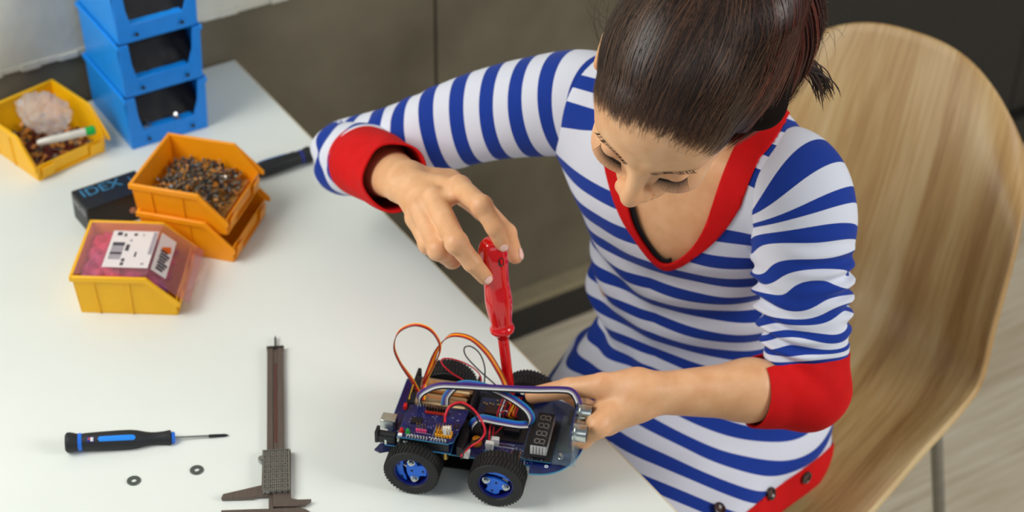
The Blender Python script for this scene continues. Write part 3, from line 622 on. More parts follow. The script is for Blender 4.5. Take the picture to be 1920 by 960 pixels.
for d in range(4):
    b = MB(); cy = .0495+d*.0130; x0, x1 = .0805, .0925; y0, y1 = cy-.0038, cy+.0038; w_ = .0011; xm = (x0+x1)/2; z0, z1 = .0598, .0600
    # outline segments of an 8 laid along x
    def segm(a0, a1, b0, b1):
        b.box(a0, a1, b0, b0+.00035, z0, z1).box(a0, a1, b1-.00035, b1, z0, z1).box(a0, a0+.00035, b0, b1, z0, z1).box(a1-.00035, a1, b0, b1, z0, z1)
    for (a0, a1) in ((x0+w_, xm-w_/2), (xm+w_/2, x1-w_)): segm(a0+.0002, a1-.0002, y0, y0+w_); segm(a0+.0002, a1-.0002, y1-w_, y1)
    for a0 in (x0, xm-w_/2, x1-w_): segm(a0, a0+w_, y0+w_, y1-w_)
    b.at((x1-.0003, y0-.0014, 0)).lathe([(.0005, z0), (.0005, z1)], 8)
    b.build('digit', m_segm, db, smooth=False)
b = MB()
for k in range(5): b.box(.0782+k*.0034, .0806+k*.0034, .0419, .0425, .0470, .0588)
b.build('casing_ribs', m_wh, db, smooth=False)
b = MB()
for k in range(4): b.box(.0806+k*.0034, .0812+k*.0034, .0420, .0424, .0475, .0570)
b.build('rib_gaps', m_chip, db, smooth=False)
MB().box(.080, .094, .036, .0385, .0458, .0485).build('pin_strip', m_bk, db, smooth=False)
b = MB()
for k in range(30): b.box(*(lambda x: (x, x+.0008))(random.uniform(.071, .101)), *(lambda y: (y, y+.0004))(random.choice((.0345, .098, .0995))), .0458, .0459)
b.build('board_marks', m_silk, db, smooth=False)['kind'] = 'stuff'
# clear bracket and ultrasonic sensor
m_acr = mat('clear_acrylic', srgb(205, 232, 240), .08, trans=.85, ior=1.2, alpha=.4, spec=.8)
br = MB().box(.1030, .1290, .0330, .112, .0440, .0470).box(.1245, .1275, .0330, .112, .0470, .0830).build('clear_bracket', m_acr, car, bevel=.0006, smooth=False)
for y in (.040, .106): MB().at((.1120, y, .0470)).lathe([(.0030, 0), (.0030, .0015), (.0022, .0020), (.0022, .0070), (.0001, .0074)], 6).build('bracket_screw', m_tin, br)
us = MB().box(.1205, .1222, .0400, .1000, .0650, .0885).build('sensor_board', m_pcb, car, smooth=False)
for y in (.0535, .0875):
    t_ = MB().at((0, y, .0765)).lathe([(.0104, .1222), (.0108, .1226), (.0108, .1245), (.0099, .1250), (.0099, .1370), (.0096, .1376), (.0088, .1376), (.0088, .1352)], 40, 'x', cap=False).build('sensor_can', m_tin, us)
    MB().at((0, y, .0765)).lathe([(.0001, .1356), (.0089, .1356)], 32, 'x', cap=False).build('sensor_mesh', mat('dark_mesh', srgb(26, 26, 28), .7, bump=.6, bscale=2000), us)
MB().box(.1150, .1205, .0585, .0770, .0800, .0870).build('sensor_plug', m_bk, us, bevel=.0004)
# connectors
def conn(x, y, z, name='white_plug', par=None, rz=0):
    c = MB().at((x, y, z), (0, 0, rz)).box(-.0040, .0040, -.0028, .0028, 0, .0105).box(-.0046, -.0038, -.0030, .0030, .006, .0100).box(.0038, .0046, -.0030, .0030, .006, .0100).build(name, m_wh, par or car, bevel=.0004, smooth=False); return c
conn(.0090, .0265, .0425); conn(.0320, .0440, .0425); conn(.0365, .0520, .0425); c_ = conn(-.0120, .0275, ZS+.0040, rz=.2)
MB().box(.027, .037, .0385, .0400, .0422, .0440).build('blue_socket', m_pcbe, pl, smooth=False)
MB().box(.004, .0065, .0225, .0300, .0422, .0580).build('tin_tab', m_bk, car, smooth=False)
# ------------------------------------------------------------------ wiring (every strand its own wire)
WC = {}
def wc(name):
    tab = dict(red=(206, 22, 44), black=(20, 20, 22), white=(232, 232, 232), grey=(140, 142, 150), purple=(74, 46, 122), blue=(36, 90, 190), teal=(30, 130, 170), green=(30, 110, 80), yellow=(250, 196, 30), orange=(236, 110, 24), brown=(116, 50, 26), darkred=(150, 24, 24))
    return mat(name+'_wire', srgb(*tab[name]), .35, var=.03, scale=20)
def wires(name, pts, cols, r=.00068, up=(0, 1, 0), ups=None, par=None):
    rb = empty(name, (0, 0, 0), parent=car); P = catmull(pts, 9); n = len(P)
    U = [Vector(up)]*n if ups is None else [Vector(a) for a in catmull(ups, 9)]
    for k, c in enumerate(cols):
        off = (k-(len(cols)-1)/2)*r*1.95; Q = []
        for i, p in enumerate(P):
            t = (P[min(i+1, n-1)]-P[max(i-1, 0)]).normalized(); s = U[i]-t*U[i].dot(t); s.normalize(); Q.append(p+s*off)
        MB().tube(Q, r, 7).build('wire', wc(c), rb, fix=False, angle=80)
    return rb
# two loops of the brown-orange-yellow servo ribbon
y0 = .088
L1 = [C(790, 748, .074), CY(786, 738, .092), CY(772, 712, .098), CY(750, 680, .104), CY(739, 650, .108), CY(748, 622, .112), CY(776, 609, .114), CY(805, 617, .112), CY(823, 640, .108), CY(824, 662, .104), CY(810, 692, .100), CY(795, 722, .094), C(793, 750, .074)]
s_ = Vector((.35, .8, .45))
wires('servo_ribbon', L1, ['brown', 'darkred', 'red', 'orange', 'yellow'], .00055, ups=[s_, s_, (.2, .9, .4), (0, 1, 0), (0, 1, .1), (0, 1, .2), (0, 1, .1), (0, 1, 0), (.1, 1, 0), (.2, 1, 0), (.4, .9, .2), (.8, .5, 0), (.9, .3, 0)])
L2 = [C(792, 748, .074), CY(795, 722, .100), CY(806, 690, .106), CY(820, 655, .112), CY(838, 633, .118), CY(858, 628, .122), CY(885, 636, .124), CY(912, 660, .124), CY(932, 690, .120), CY(946, 718, .116), CY(955, 752, .104), C(963, 782, .048)]
wires('servo_ribbon', L2, ['brown', 'red', 'orange', 'yellow', 'orange', 'brown'], .00055, ups=[(1, .2, 0)]*3+[(.6, .8, 0), (.2, 1, 0), (0, 1, .1), (.2, 1, .2), (.8, .8, .3), (1, .4, .2), (1, .2, 0), (1, .1, 0), (1, 0, 0)])
wires('servo_ribbon', [CY(776, 722, .094), CY(772, 735, .093), C(768, 748, .070)], ['yellow', 'brown'], .0006, up=(1, 0, 0))
# sensor ribbon: purple, white, black
L3 = [C(789, 757, .072), C(786, 745, .084), C(797, 734, .096), C(822, 724, .103), C(860, 724, .104), C(930, 728, .100), C(1000, 731, .098), C(1050, 731, .098), C(1072, 735, .096), C(1083, 752, .090), C(1086, 772, .080)]
wires('sensor_ribbon', L3, ['black', 'white', 'grey', 'purple', 'purple'], .00095, ups=[(-.5, .5, .3)]*2+[(-.3, 1, .3)]+[(0, 1, .3)]*5+[(.5, 1, .2), (.8, .6, 0), (1, .4, 0)])
# display ribbon: teal, blue, purple, white
L4 = [C(883, 808, .050), C(886, 795, .062), C(902, 785, .070), C(935, 791, .072), C(970, 797, .070), C(989, 797, .068)]
ru = [(-.8, .6, .2), (-.5, .8, .3), (0, 1, .3), (.1, 1, .2), (.1, 1, .1), (.1, 1, .1)]
wires('display_ribbon', L4, ['black', 'white', 'grey', 'purple', 'blue', 'blue', 'teal'], .00082, ups=ru)
L5 = [C(990, 797, .067), C(996, 785, .072), C(987, 768, .080), C(960, 748, .088), C(925, 731, .092), C(890, 721, .092), C(860, 722, .086), C(838, 742, .074), C(834, 760, .068)]
wires('display_ribbon', L5, ['black', 'white', 'grey', 'purple', 'blue', 'teal'], .00082, ups=[(.3, 1, 0), (.7, .7, 0), (.7, .7, .1), (.5, .8, .2), (.3, 1, .3), (.0, 1, .4), (-.5, 1, .3), (-.9, .4, 0), (-1, .2, 0)])
# single wires
def wire1(pts, c, r=.0009): MB().tube(catmull(pts, 9), r, 8).build(c+'_wire', wc(c), car, fix=False, angle=80)
wire1([C(834, 792, .082), C(836, 775, .090), C(846, 760, .096), C(866, 755, .098), C(888, 768, .092), C(905, 793, .080), C(909, 812, .070), C(898, 828, .062), C(878, 840, .056), C(864, 856, .052)], 'red', .0013)
wire1([C(830, 790, .080), C(838, 770, .090), C(860, 758, .094), C(885, 772, .088), C(900, 798, .076), C(902, 820, .062), C(884, 830, .060), C(870, 845, .056), C(868, 856, .052)], 'black', .0010)
wire1([C(868, 712, .074), CY(845, 698, .118), CY(829, 682, .124), CY(830, 673, .128), CY(848, 673, .130), CY(876, 683, .130), CY(898, 700, .126), C(904, 722, .066)], 'red', .0008)
wire1([C(936, 728, .066), CY(924, 717, .124), CY(898, 694, .128), CY(874, 668, .132), CY(871, 652, .134), CY(884, 650, .134), CY(900, 664, .132), CY(909, 690, .128), C(908, 722, .066)], 'black', .0008)
wire1([C(917, 826, .052), C(918, 810, .060), C(920, 795, .062)], 'red'); wire1([C(912, 826, .052), C(911, 808, .060), C(909, 790, .064), C(905, 775, .060)], 'black'); wire1([C(924, 818, .052), C(926, 800, .062)], 'red'); wire1([C(928, 814, .050), C(938, 804, .052), C(945, 798, .048)], 'red')
for k, c in enumerate(('red', 'white', 'darkred', 'black', 'red', 'yellow', 'orange', 'red')):
    x = 932+k*5; wire1([C(x+4, 793-k*1.5, .044), C(x+random.uniform(-3, 3), 778, .058), C(x+6, 760, .062), C(x+12, 745, .054)], c, .0007)
for k, c in enumerate(('red', 'black', 'white', 'darkred')): wire1([C(930+k*4, 782, .046), C(936+k*3, 774-k, .060), C(948+k*2, 772, .062), C(958, 778+k*2, .044)], c, .0007)
# ------------------------------------------------------------------ signed-distance modelling tools
def A3(*p): return np.array(p, float)
def smin(a, b, k):
    h = np.clip(.5+.5*(b-a)/k, 0, 1); return b*(1-h)+a*h-k*h*(1-h)
def smax(a, b, k): return -smin(-a, -b, k)
def cone(p, a, b, ra, rb):
    ab = b-a; t = np.clip(((p-a)@ab)/(ab@ab), 0, 1); return np.linalg.norm(p-a-t[:, None]*ab, axis=1)-(ra+(rb-ra)*t)
def ball(p, c, r): return np.linalg.norm(p-c, axis=1)-r
def elli(p, c, r):
    r = np.asarray(r, float); q = p-c; k0 = np.linalg.norm(q/r, axis=1); k1 = np.linalg.norm(q/(r*r), axis=1); return k0*(k0-1)/np.maximum(k1, 1e-9)
def fcone(p, a, b, ra, rb, wdir, wide):   # flattened cone: wider along wdir
    q = p-a; w = wdir/np.linalg.norm(wdir); ab = b-a; u = ab/np.linalg.norm(ab); w = w-u*(w@u); w /= np.linalg.norm(w)
    def sq(v): c = v@w; return v-np.outer(c*(1-1/wide), w)
    return cone(sq(q), np.zeros(3), ab, ra, rb)
def nets(f, lo, hi, h, B=8):
    lo = np.asarray(lo, float); n = np.ceil((np.asarray(hi)-lo)/h/B).astype(int); H = h*B
    g = np.stack(np.meshgrid(*[np.arange(k) for k in n], indexing='ij'), -1).reshape(-1, 3)
    c = lo+(g+.5)*H; d = np.concatenate([f(c[i:i+60000]) for i in range(0, len(c), 60000)]); g = g[np.abs(d) < H*1.25]
    k = B+1; loc = np.stack(np.meshgrid(*[np.arange(k)]*3, indexing='ij'), -1).reshape(-1, 3); N = n*B+2
    key = lambda ijk: (ijk[..., 0]*N[1]+ijk[..., 1])*N[2]+ijk[..., 2]
    VK = []; VP = []; Q = []
    for s in range(0, len(g), 160):
        gb = g[s:s+160]; base = gb[:, None, :]*B+loc[None]; P = lo+base.reshape(-1, 3)*h
        D = f(P).reshape(len(gb), k, k, k); cs = np.zeros((len(gb), B, B, B, 3)); cnt = np.zeros((len(gb), B, B, B))
        for ax in range(3):
            o = [0, 1, 2]; o.remove(ax)
            s0 = [slice(None)]*4; s1 = [slice(None)]*4; s0[ax+1] = slice(0, B); s1[ax+1] = slice(1, k)
            a, b = D[tuple(s0)], D[tuple(s1)]; cr = (a < 0) != (b < 0); t = np.where(cr, a/np.where(a == b, 1, a-b), 0)
            for da in (0, 1):
                for db in (0, 1):
                    sl = [slice(None)]*4; sl[o[0]+1] = slice(da, da+B); sl[o[1]+1] = slice(db, db+B); sl[ax+1] = slice(None)
                    cc = cr[tuple(sl)]; tt = t[tuple(sl)]
                    cs[..., ax] += cc*tt; cs[..., o[0]] += cc*da; cs[..., o[1]] += cc*db; cnt += cc
            sl = [slice(None)]+[slice(0, B)]*3; cc = cr[tuple(sl)]; sg = (a < 0)[tuple(sl)]
            w = np.argwhere(cc)
            if len(w):
                gi = gb[w[:, 0]]*B+w[:, 1:]; e0 = np.zeros(3, int); e1 = np.zeros(3, int); e0[o[0]] = 1; e1[o[1]] = 1
                q = np.stack([key(gi-e0-e1), key(gi-e1), key(gi), key(gi-e0)], 1); fl = sg[cc] ^ (ax == 1); q[~fl] = q[~fl][:, ::-1]; Q.append(q)
        m = cnt > 0; w = np.argwhere(m); VK.append(key(gb[w[:, 0]]*B+w[:, 1:])); VP.append(lo+(gb[w[:, 0]]*B+w[:, 1:]+cs[m]/cnt[m][:, None])*h)
    VK = np.concatenate(VK); VP = np.concatenate(VP); Q = np.concatenate(Q); od = np.argsort(VK); VK = VK[od]; VP = VP[od]
    ix = np.clip(np.searchsorted(VK, Q), 0, len(VK)-1); ok = (VK[ix] == Q).all(1); ix = ix[ok]
    e = h*.3   # one Newton step onto the surface
    for it in range(2):
        d = f(VP); G = np.stack([f(VP+np.eye(3)[a]*e)-f(VP-np.eye(3)[a]*e) for a in range(3)], 1)/(2*e); VP = VP-np.clip(d, -h, h)[:, None]*G/np.maximum((G*G).sum(1), .25)[:, None]*.8
    return VP, np.concatenate([ix[:, :3], ix[:, [0, 2, 3]]])
def split(V, F, s):   # cut a triangle mesh along s = 0 ; returns (V, F of s>0, F of s<0, index pairs for attributes)
    sg = s > 0; c = sg[F].sum(1); pos = F[c == 3]; neg = F[c == 0]; cr = F[(c > 0) & (c < 3)]
    newv = {}; VV = [V]; ex = []; PP = []; NN = []
    def mid(a, b):
        k = (min(a, b), max(a, b))
        if k not in newv: newv[k] = len(V)+len(ex); t = s[k[0]]/(s[k[0]]-s[k[1]]); ex.append((k[0], k[1], t))
        return newv[k]
    for t in cr:
        w = [bool(sg[i]) for i in t]
        i = w.index(True) if sum(w) == 1 else w.index(False)
        a, b, c_ = int(t[i]), int(t[(i+1) % 3]), int(t[(i+2) % 3]); x, y = mid(a, b), mid(a, c_)
        one = [(a, x, y)]; two = [(x, b, c_), (x, c_, y)]
        if w[i]: PP += one; NN += two
        else: NN += one; PP += two
    if ex:
        ea = np.array([e[0] for e in ex]); eb = np.array([e[1] for e in ex]); et = np.array([e[2] for e in ex])[:, None]
    else: ea = eb = np.zeros(0, int); et = np.zeros((0, 1))
    interp = lambda X: np.concatenate([X, X[ea]*(1-et.reshape((-1,)+(1,)*(X.ndim-1)))+X[eb]*et.reshape((-1,)+(1,)*(X.ndim-1))])
    st = lambda L, M: np.concatenate([L, np.array(M, int).reshape(-1, 3)])
    return interp, st(pos, PP), st(neg, NN)
def link_mesh(name, V, F, m, parent=None, attrs=None, flip=False, solid=0, off=1):
    used = np.unique(F); rm = np.full(len(V), -1); rm[used] = np.arange(len(used)); V2 = V[used]; F2 = rm[F]
    if flip: F2 = F2[:, ::-1]
    me = bpy.data.meshes.new(name); me.vertices.add(len(V2)); me.vertices.foreach_set('co', V2.astype(np.float32).ravel())
    me.loops.add(F2.size); me.loops.foreach_set('vertex_index', F2.astype(np.int32).ravel()); me.polygons.add(len(F2)); me.polygons.foreach_set('loop_start', np.arange(0, F2.size, 3, dtype=np.int32)); me.polygons.foreach_set('loop_total', np.full(len(F2), 3, dtype=np.int32))
    me.update(calc_edges=True); me.validate(); me.polygons.foreach_set('use_smooth', [True]*len(me.polygons)); me.materials.append(m)
    for k, v in (attrs or {}).items():
        a = me.attributes.new(k, 'FLOAT', 'POINT'); a.data.foreach_set('value', v[used].astype(np.float32))
    o = bpy.data.objects.new(name, me); COL.objects.link(o)
    if parent: o.parent = parent
    if solid: md = o.modifiers.new('solid', 'SOLIDIFY'); md.thickness = solid; md.offset = off
    return o
npW = lambda x, y, z: np.array(W(x, y, z))
# ------------------------------------------------------------------ pose
tf = A3(-.55, -.835, 0); tf /= np.linalg.norm(tf); ts = A3(-tf[1], tf[0], 0)   # facing, her left (picture right)
S_R = npW(1083, 178, 1.0); S_L = npW(1500, 345, 1.0)
E_R = npW(668, 292, .87); Wr_R = npW(752, 338, .975)
E_L = npW(1514, 728, .79); Wr_L = npW(1215, 738, .83)
SM = (S_R+S_L)/2
CH = A3(.205, 1.785, .93); WA = A3(.222, 1.815, .74); PE = A3(.252, 1.815, .56)
def head_axes(yaw, pit, rol):
    cy, sy, cp, sp = math.cos(yaw), math.sin(yaw), math.cos(pit), math.sin(pit); n = A3(-sy*cp, -cy*cp, -sp); e = A3(cy, -sy, 0); u = np.cross(n, e)
    return math.cos(rol)*e+math.sin(rol)*u, -math.sin(rol)*e+math.cos(rol)*u, n
HC = A3(.1585, 1.5515, 1.203); He, Hu, Hn = head_axes(R(26.5), R(33), R(-15.5)); HS = 1.03
HM = np.stack([He, Hu, Hn], 1)
hl = lambda p: (p-HC)@HM/HS
hw = lambda q: HC+np.asarray(q, float)@HM.T*HS
def f_head(p):
    q = hl(p); x = np.abs(q[:, 0]); qs = np.stack([x, q[:, 1], q[:, 2]], 1)
    d = elli(q, A3(0, .036, -.016), (.073, .085, .094))
    d = smin(d, elli(q, A3(0, -.022, .030), (.059, .080, .058)), .03)
    d = smin(d, elli(q, A3(0, .042, .045), (.060, .046, .045)), .03)
    d = smin(d, cone(qs, A3(.053, -.050, .005), A3(.012, -.100, .060), .015, .013), .03)
    d = smin(d, ball(q, A3(0, -.101, .066), .014), .02)
    d = smin(d, ball(qs, A3(.034, -.034, .062), .021), .025)
    d = smin(d, cone(qs, A3(.010, .019, .084), A3(.044, .020, .068), .0075, .007), .014)
    d = smax(d, -ball(qs, A3(.031, .001, .099), .0135), .012)
    d = smin(d, ball(qs, A3(.0320, -.0015, .0755), .0128), .004)
    d = smax(d, -elli(qs, A3(.0320, -.0118, .0915), (.0125, .0012, .004)), .0025)
    d = smin(d, cone(q, A3(0, .012, .084), A3(0, -.026, .102), .0066, .0088), .016)
    d = smin(d, ball(q, A3(0, -.036, .1075), .0100), .010)
    d = smin(d, ball(qs, A3(.0120, -.040, .0985), .0070), .009)
    d = smax(d, -elli(qs, A3(.0060, -.0480, .1015), (.0028, .0030, .0035)), .003)
    d = smin(d, cone(qs, A3(0, -.0655, .0985), A3(.019, -.0685, .0865), .0042, .0022), .005)
    d = smin(d, cone(qs, A3(0, -.0745, .0960), A3(.016, -.0715, .0870), .0050, .0022), .005)
    d = smax(d, -elli(q, A3(0, -.0562, .104), (.0030, .008, .004)), .004)
    e = elli(qs, A3(.079, -.008, -.014), (.0075, .030, .019)); e = smax(e, -elli(qs, A3(.087, -.003, -.010), (.008, .019, .011)), .004)
    d = smin(d, e, .006)
    return d*HS
C7 = SM+A3(.02, .035, .075)
def f_neck(p):
    d = cone(p, hw((0, -.055, -.030)), C7-A3(0, .0, .018), .049, .050)
    d = smin(d, cone(p, C7-A3(0, 0, .018), SM-tf*.01-A3(0, 0, .03), .050, .066), .03)
    # collar bones
    for S in (S_R, S_L): d = smin(d, cone(p, SM+tf*.055+A3(0, 0, .005)+(S-SM)*.12, S+tf*.03+A3(0, 0, .015), .010, .011), .02)
    return d
BX = lambda p, c: np.stack([(p-c)@ts, (p-c)@tf, (p-c)[:, 2]], 1)
def f_torso(p, inf=0):
    d = elli(BX(p, CH), A3(0, 0, .0), (.150+inf, .088+inf, .13+inf))
    d = smin(d, cone(p, S_R+(SM-S_R)*.1-A3(0, 0, .01), S_L+(SM-S_L)*.1-A3(0, 0, .01), .050+inf, .050+inf), .05)
    for S in (S_R, S_L): d = smin(d, cone(p, C7-A3(0, 0, .02), S+(SM-S)*.25+A3(0, 0, .01), .034+inf, .032+inf), .04)
    d = smin(d, elli(BX(p, WA), A3(0, 0, .02), (.128+inf, .080+inf, .14+inf)), .06)
    d = smin(d, elli(BX(p, PE), A3(0, 0, 0), (.160+inf, .105+inf, .105+inf)), .06)
    return d
def digit(p, J, rs, k=.004):
    d = None
    for i in range(len(J)-1):
        c = cone(p, J[i], J[i+1], rs[i], rs[i+1]); d = c if d is None else smin(d, c, k)
    return d
# right hand joints (finger: knuckle, middle joint, last joint, tip)
RH = dict(
    index=[(861, 350, 1.012), (903, 386, 1.030), (927, 425, 1.012), (941, 457, .988)],
    middle=[(815, 372, 1.000), (856, 455, 1.000), (885, 492, .976), (909, 519, .953)],
    ring=[(789, 392, .985), (822, 468, .975), (848, 487, .945), (868, 478, .925)],
    little=[(780, 408, .968), (803, 458, .952), (824, 474, .930), (842, 470, .915)],
    thumb=[(842, 342, .965), (905, 392, .955), (950, 437, .950), (966, 480, .938)])
RH = {k: [npW(*q) for q in v] for k, v in RH.items()}
RR = dict(index=(.0122, .0112, .0096, .0084), middle=(.0124, .0118, .0100, .0087), ring=(.0124, .0114, .0098, .0084), little=(.0116, .0104, .0090, .0076), thumb=(.0140, .0125, .0108, .0090))
LH = dict(
    thumb=[(1188, 722, .838), (1130, 722, .838), (1066, 728, .822), (1000, 741, .806)],
    index=[(1122, 800, .812), (1092, 822, .790), (1074, 810, .770), (1052, 792, .752)],
    middle=[(1135, 785, .800), (1100, 800, .776), (1075, 785, .758), (1045, 768, .750)],
    ring=[(1150, 770, .792), (1118, 770, .768), (1090, 755, .752), (1062, 742, .750)],
    little=[(1165, 758, .790), (1135, 745, .766), (1110, 732, .752), (1085, 722, .750)])
LH = {k: [npW(*q) for q in v] for k, v in LH.items()}
LR = dict(index=(.0118, .0105, .0088, .0074), middle=(.0112, .0095, .0084, .0074), ring=(.0105, .0090, .0080, .0070), little=(.0095, .0080, .0072, .0062), thumb=(.0165, .0135, .0115, .0095))
def f_hand(p, Hd, Rr, wr, el, palm_in, side, web=(.15, .75, .85)):
    d = None
    mk = [Hd[k][0] for k in ('index', 'middle', 'ring', 'little')]
    for i, k in enumerate(('index', 'middle', 'ring', 'little')):
        base = wr+(mk[i]-wr)*.22+palm_in*.002
        c = cone(p, base, mk[i]+palm_in*.003, .0135, .0110); d = c if d is None else smin(d, c, .012)
    pm = sum(mk)/4*.55+wr*.45+palm_in*.010
    d = smin(d, cone(p, pm, (mk[1]+mk[2])/2*.8+wr*.2+palm_in*.008, .014, .013), .015)
    d = smin(d, cone(p, wr+(Hd['thumb'][0]-wr)*.3, Hd['thumb'][0], .0155, Rr['thumb'][0]*1.12), .014)
    d = smin(d, cone(p, Hd['thumb'][0]*.6+mk[0]*.1+wr*.3, Hd['thumb'][0]*.5+Hd['thumb'][1]*.5, .0125, .0115), .012)
    for i, k in enumerate(('index', 'middle', 'ring', 'little')):
        q = digit(p, Hd[k], Rr[k]); q = smin(q, ball(p, Hd[k][0], Rr[k][0]*1.06), .004); q = smin(q, ball(p, Hd[k][1], Rr[k][1]*1.07), .003)
        d = smin(d, q, .0045)
    d = smin(d, digit(p, Hd['thumb'], Rr['thumb']), .005)
    ks = ('index', 'middle', 'ring', 'little')
    for i in range(3):
        a, b = Hd[ks[i]], Hd[ks[i+1]]; t = web[i]
        d = smin(d, cone(p, a[0]*.9+a[1]*.1+palm_in*.003, b[0]*.9+b[1]*.1+palm_in*.003, .0095, .0095), .006)
        d = smin(d, cone(p, a[0]*(1-t)+a[1]*t+palm_in*.002, b[0]*(1-t)+b[1]*t+palm_in*.002, .0060, .0060), .006)
    return d
ax = lambda a, b: (b-a)/np.linalg.norm(b-a)
palm_R = -np.cross(RH['index'][0]-Wr_R, RH['little'][0]-Wr_R); palm_R /= np.linalg.norm(palm_R); palm_R = palm_R if palm_R[2] < 0 else -palm_R
palm_L = np.cross(LH['index'][0]-Wr_L, LH['little'][0]-Wr_L); palm_L /= np.linalg.norm(palm_L); palm_L = palm_L if palm_L[0] < 0 else -palm_L
def f_armR(p):
    wd = RH['little'][0]-RH['index'][0]
    d = fcone(p, E_R*.62+Wr_R*.38, Wr_R, .030, .0195, wd, 1.28)
    d = smin(d, cone(p, E_R, E_R*.55+Wr_R*.45, .034, .034), .02); d = smin(d, cone(p, S_R, E_R, .042, .033), .015)
    return smin(d, f_hand(p, RH, RR, Wr_R, E_R, palm_R, 1), .016)
def f_armL(p):
    wd = LH['little'][0]-LH['index'][0]
    M = E_L*.62+Wr_L*.38
    d = cone(p, E_L, M, .028, .0310); d = smin(d, fcone(p, M, Wr_L, .0325, .0215, A3(0, -.5, .85), 1.25), .02); d = smin(d, cone(p, S_L, E_L, .042, .030), .010)
    d = smin(d, f_hand(p, LH, LR, Wr_L, E_L, palm_L, -1), .02)
    kn = (LH['index'][0]+LH['ring'][0])/2
    d = smin(d, cone(p, Wr_L*.6+kn*.4, kn, .021, .0175), .018)
    return d
def bbox_f(f, pts, m):
    P = np.array(pts); return f, P.min(0)-m, P.max(0)+m
GR = [bbox_f(f_head, [HC], .17), bbox_f(f_neck, [hw((0, -.055, -.03)), C7, S_R, S_L, SM], .10), bbox_f(f_torso, [CH, WA, PE, S_R, S_L], .20),
      bbox_f(f_armR, [S_R, E_R, Wr_R]+[q for v in RH.values() for q in v], .06), bbox_f(f_armL, [S_L, E_L, Wr_L]+[q for v in LH.values() for q in v], .06)]
def f_body(p):
    d = np.full(len(p), .2)
    for (f, lo, hi), k in zip(GR, (.0, .02, .03, .02, .02)):
        o = np.maximum(np.maximum(lo-p, p-hi), 0); o = np.linalg.norm(o, axis=1); m = o <= 0
        q = np.maximum(o+.03, .03); 
        if m.any(): q[m] = f(p[m])
        d = smin(d, q, k) if k else np.minimum(d, q)
    return d
import time; _t = time.time()
BV, BF = nets(f_body, (-.30, 1.30, .42), (.52, 2.10, 1.40), .0024)
print('body', len(BV), len(BF), time.time()-_t)
def mat_skin():
    m = bpy.data.materials.new('skin'); m.use_nodes = True; nt = m.node_tree; b = nt.nodes['Principled BSDF']
    a = nt.nodes.new('ShaderNodeAttribute'); a.attribute_name = 'rosy'; tc = nt.nodes.new('ShaderNodeTexCoord')
    n = nt.nodes.new('ShaderNodeTexNoise'); n.inputs['Scale'].default_value = 45; n.inputs['Detail'].default_value = 4; nt.links.new(tc.outputs['Object'], n.inputs['Vector'])
    r = nt.nodes.new('ShaderNodeValToRGB'); r.color_ramp.elements[0].color = (*srgb(222, 166, 118), 1); r.color_ramp.elements[1].color = (*srgb(236, 186, 140), 1); r.color_ramp.elements[0].position = .3; r.color_ramp.elements[1].position = .7
    nt.links.new(n.outputs[0], r.inputs[0]); mx = nt.nodes.new('ShaderNodeMix'); mx.data_type = 'RGBA'; nt.links.new(a.outputs['Fac'], mx.inputs[0]); nt.links.new(r.outputs[0], mx.inputs[6]); mx.inputs[7].default_value = (*srgb(210, 110, 90), 1)
    nt.links.new(mx.outputs[2], b.inputs['Base Color']); b.inputs['Roughness'].default_value = .46; b.inputs['Subsurface Weight'].default_value = .35; b.inputs['Subsurface Radius'].default_value = (1, .35, .2); b.inputs['Subsurface Scale'].default_value = .007
    n2 = nt.nodes.new('ShaderNodeTexVoronoi'); n2.inputs['Scale'].default_value = 900; nt.links.new(tc.outputs['Object'], n2.inputs['Vector']); bp = nt.nodes.new('ShaderNodeBump'); bp.inputs['Strength'].default_value = .12; bp.inputs['Distance'].default_value = .0005
    nt.links.new(n2.outputs[0], bp.inputs['Height']); nt.links.new(bp.outputs[0], b.inputs['Normal']); return m
m_skin = mat_skin()
person = empty('person', (0, 0, 0), 0, 'child in a blue and white striped tunic bent over the robot car on the desk', 'person')
q = hl(BV); qs = np.stack([np.abs(q[:, 0]), q[:, 1], q[:, 2]], 1); g = lambda d, w: np.exp(-np.maximum(d, 0)**2/w**2)
rosy = .95*g(cone(qs, A3(0, -.070, .100), A3(.014, -.070, .090), .0055, .003), .0015)+.16*g(ball(qs, A3(.04, -.03, .075), .004), .018)+.16*g(ball(q, A3(0, -.04, .115), .004), .010)+.12*g(ball(qs, A3(.032, -.002, .088), .008), .006)
for Hd in (RH, LH):
    for k, J in Hd.items():
        rosy += .22*g(ball(BV, J[3], .004), .006)
        for j in (0, 1): rosy += .16*g(ball(BV, J[j], .006), .007)
skin_body = link_mesh('body', BV, BF, m_skin, person, {'rosy': np.clip(rosy, 0, 1)})

# finger nails laid on the skin
m_nail = mat('nail', srgb(244, 200, 184), .22, var=.02, coat=.5)
def nail(f, Hd, k, up, r, ln=.0062, wd_=.0046):
    J = Hd[k]; a = ax(J[2], J[3]); up = np.array(up, float); up = up-a*(up@a); up /= np.linalg.norm(up); la = np.cross(a, up); G = []
    for i in range(9):
        u = -1+2*i/8; row = []
        for j in range(9):
            v = -1+2*j/8; w = math.sqrt(max(.02, 1-abs(u)**3.2)); p = J[3]+a*(r*.15+u*ln)+la*v*wd_*w+up*.016
            for q in range(14): dd = f(p[None])[0]; p = p-up*max(-.003, min(.004, dd))*.9
            row.append(tuple(p+up*.0005))
        G.append(row)
    MB().grid(G).build('finger_nail', m_nail, skin_body, fix=False, solid=.0005, angle=180)
CAMP = A3(0, 0, CZ)
nail(f_armR, RH, 'index', CAMP-RH['index'][3]+A3(0, 0, .3), .0084); nail(f_armR, RH, 'middle', CAMP-RH['middle'][3]+A3(0, 0, .3), .0087, .0064, .005); nail(f_armR, RH, 'thumb', A3(.9, -.3, .3), .009, .0066, .0055)
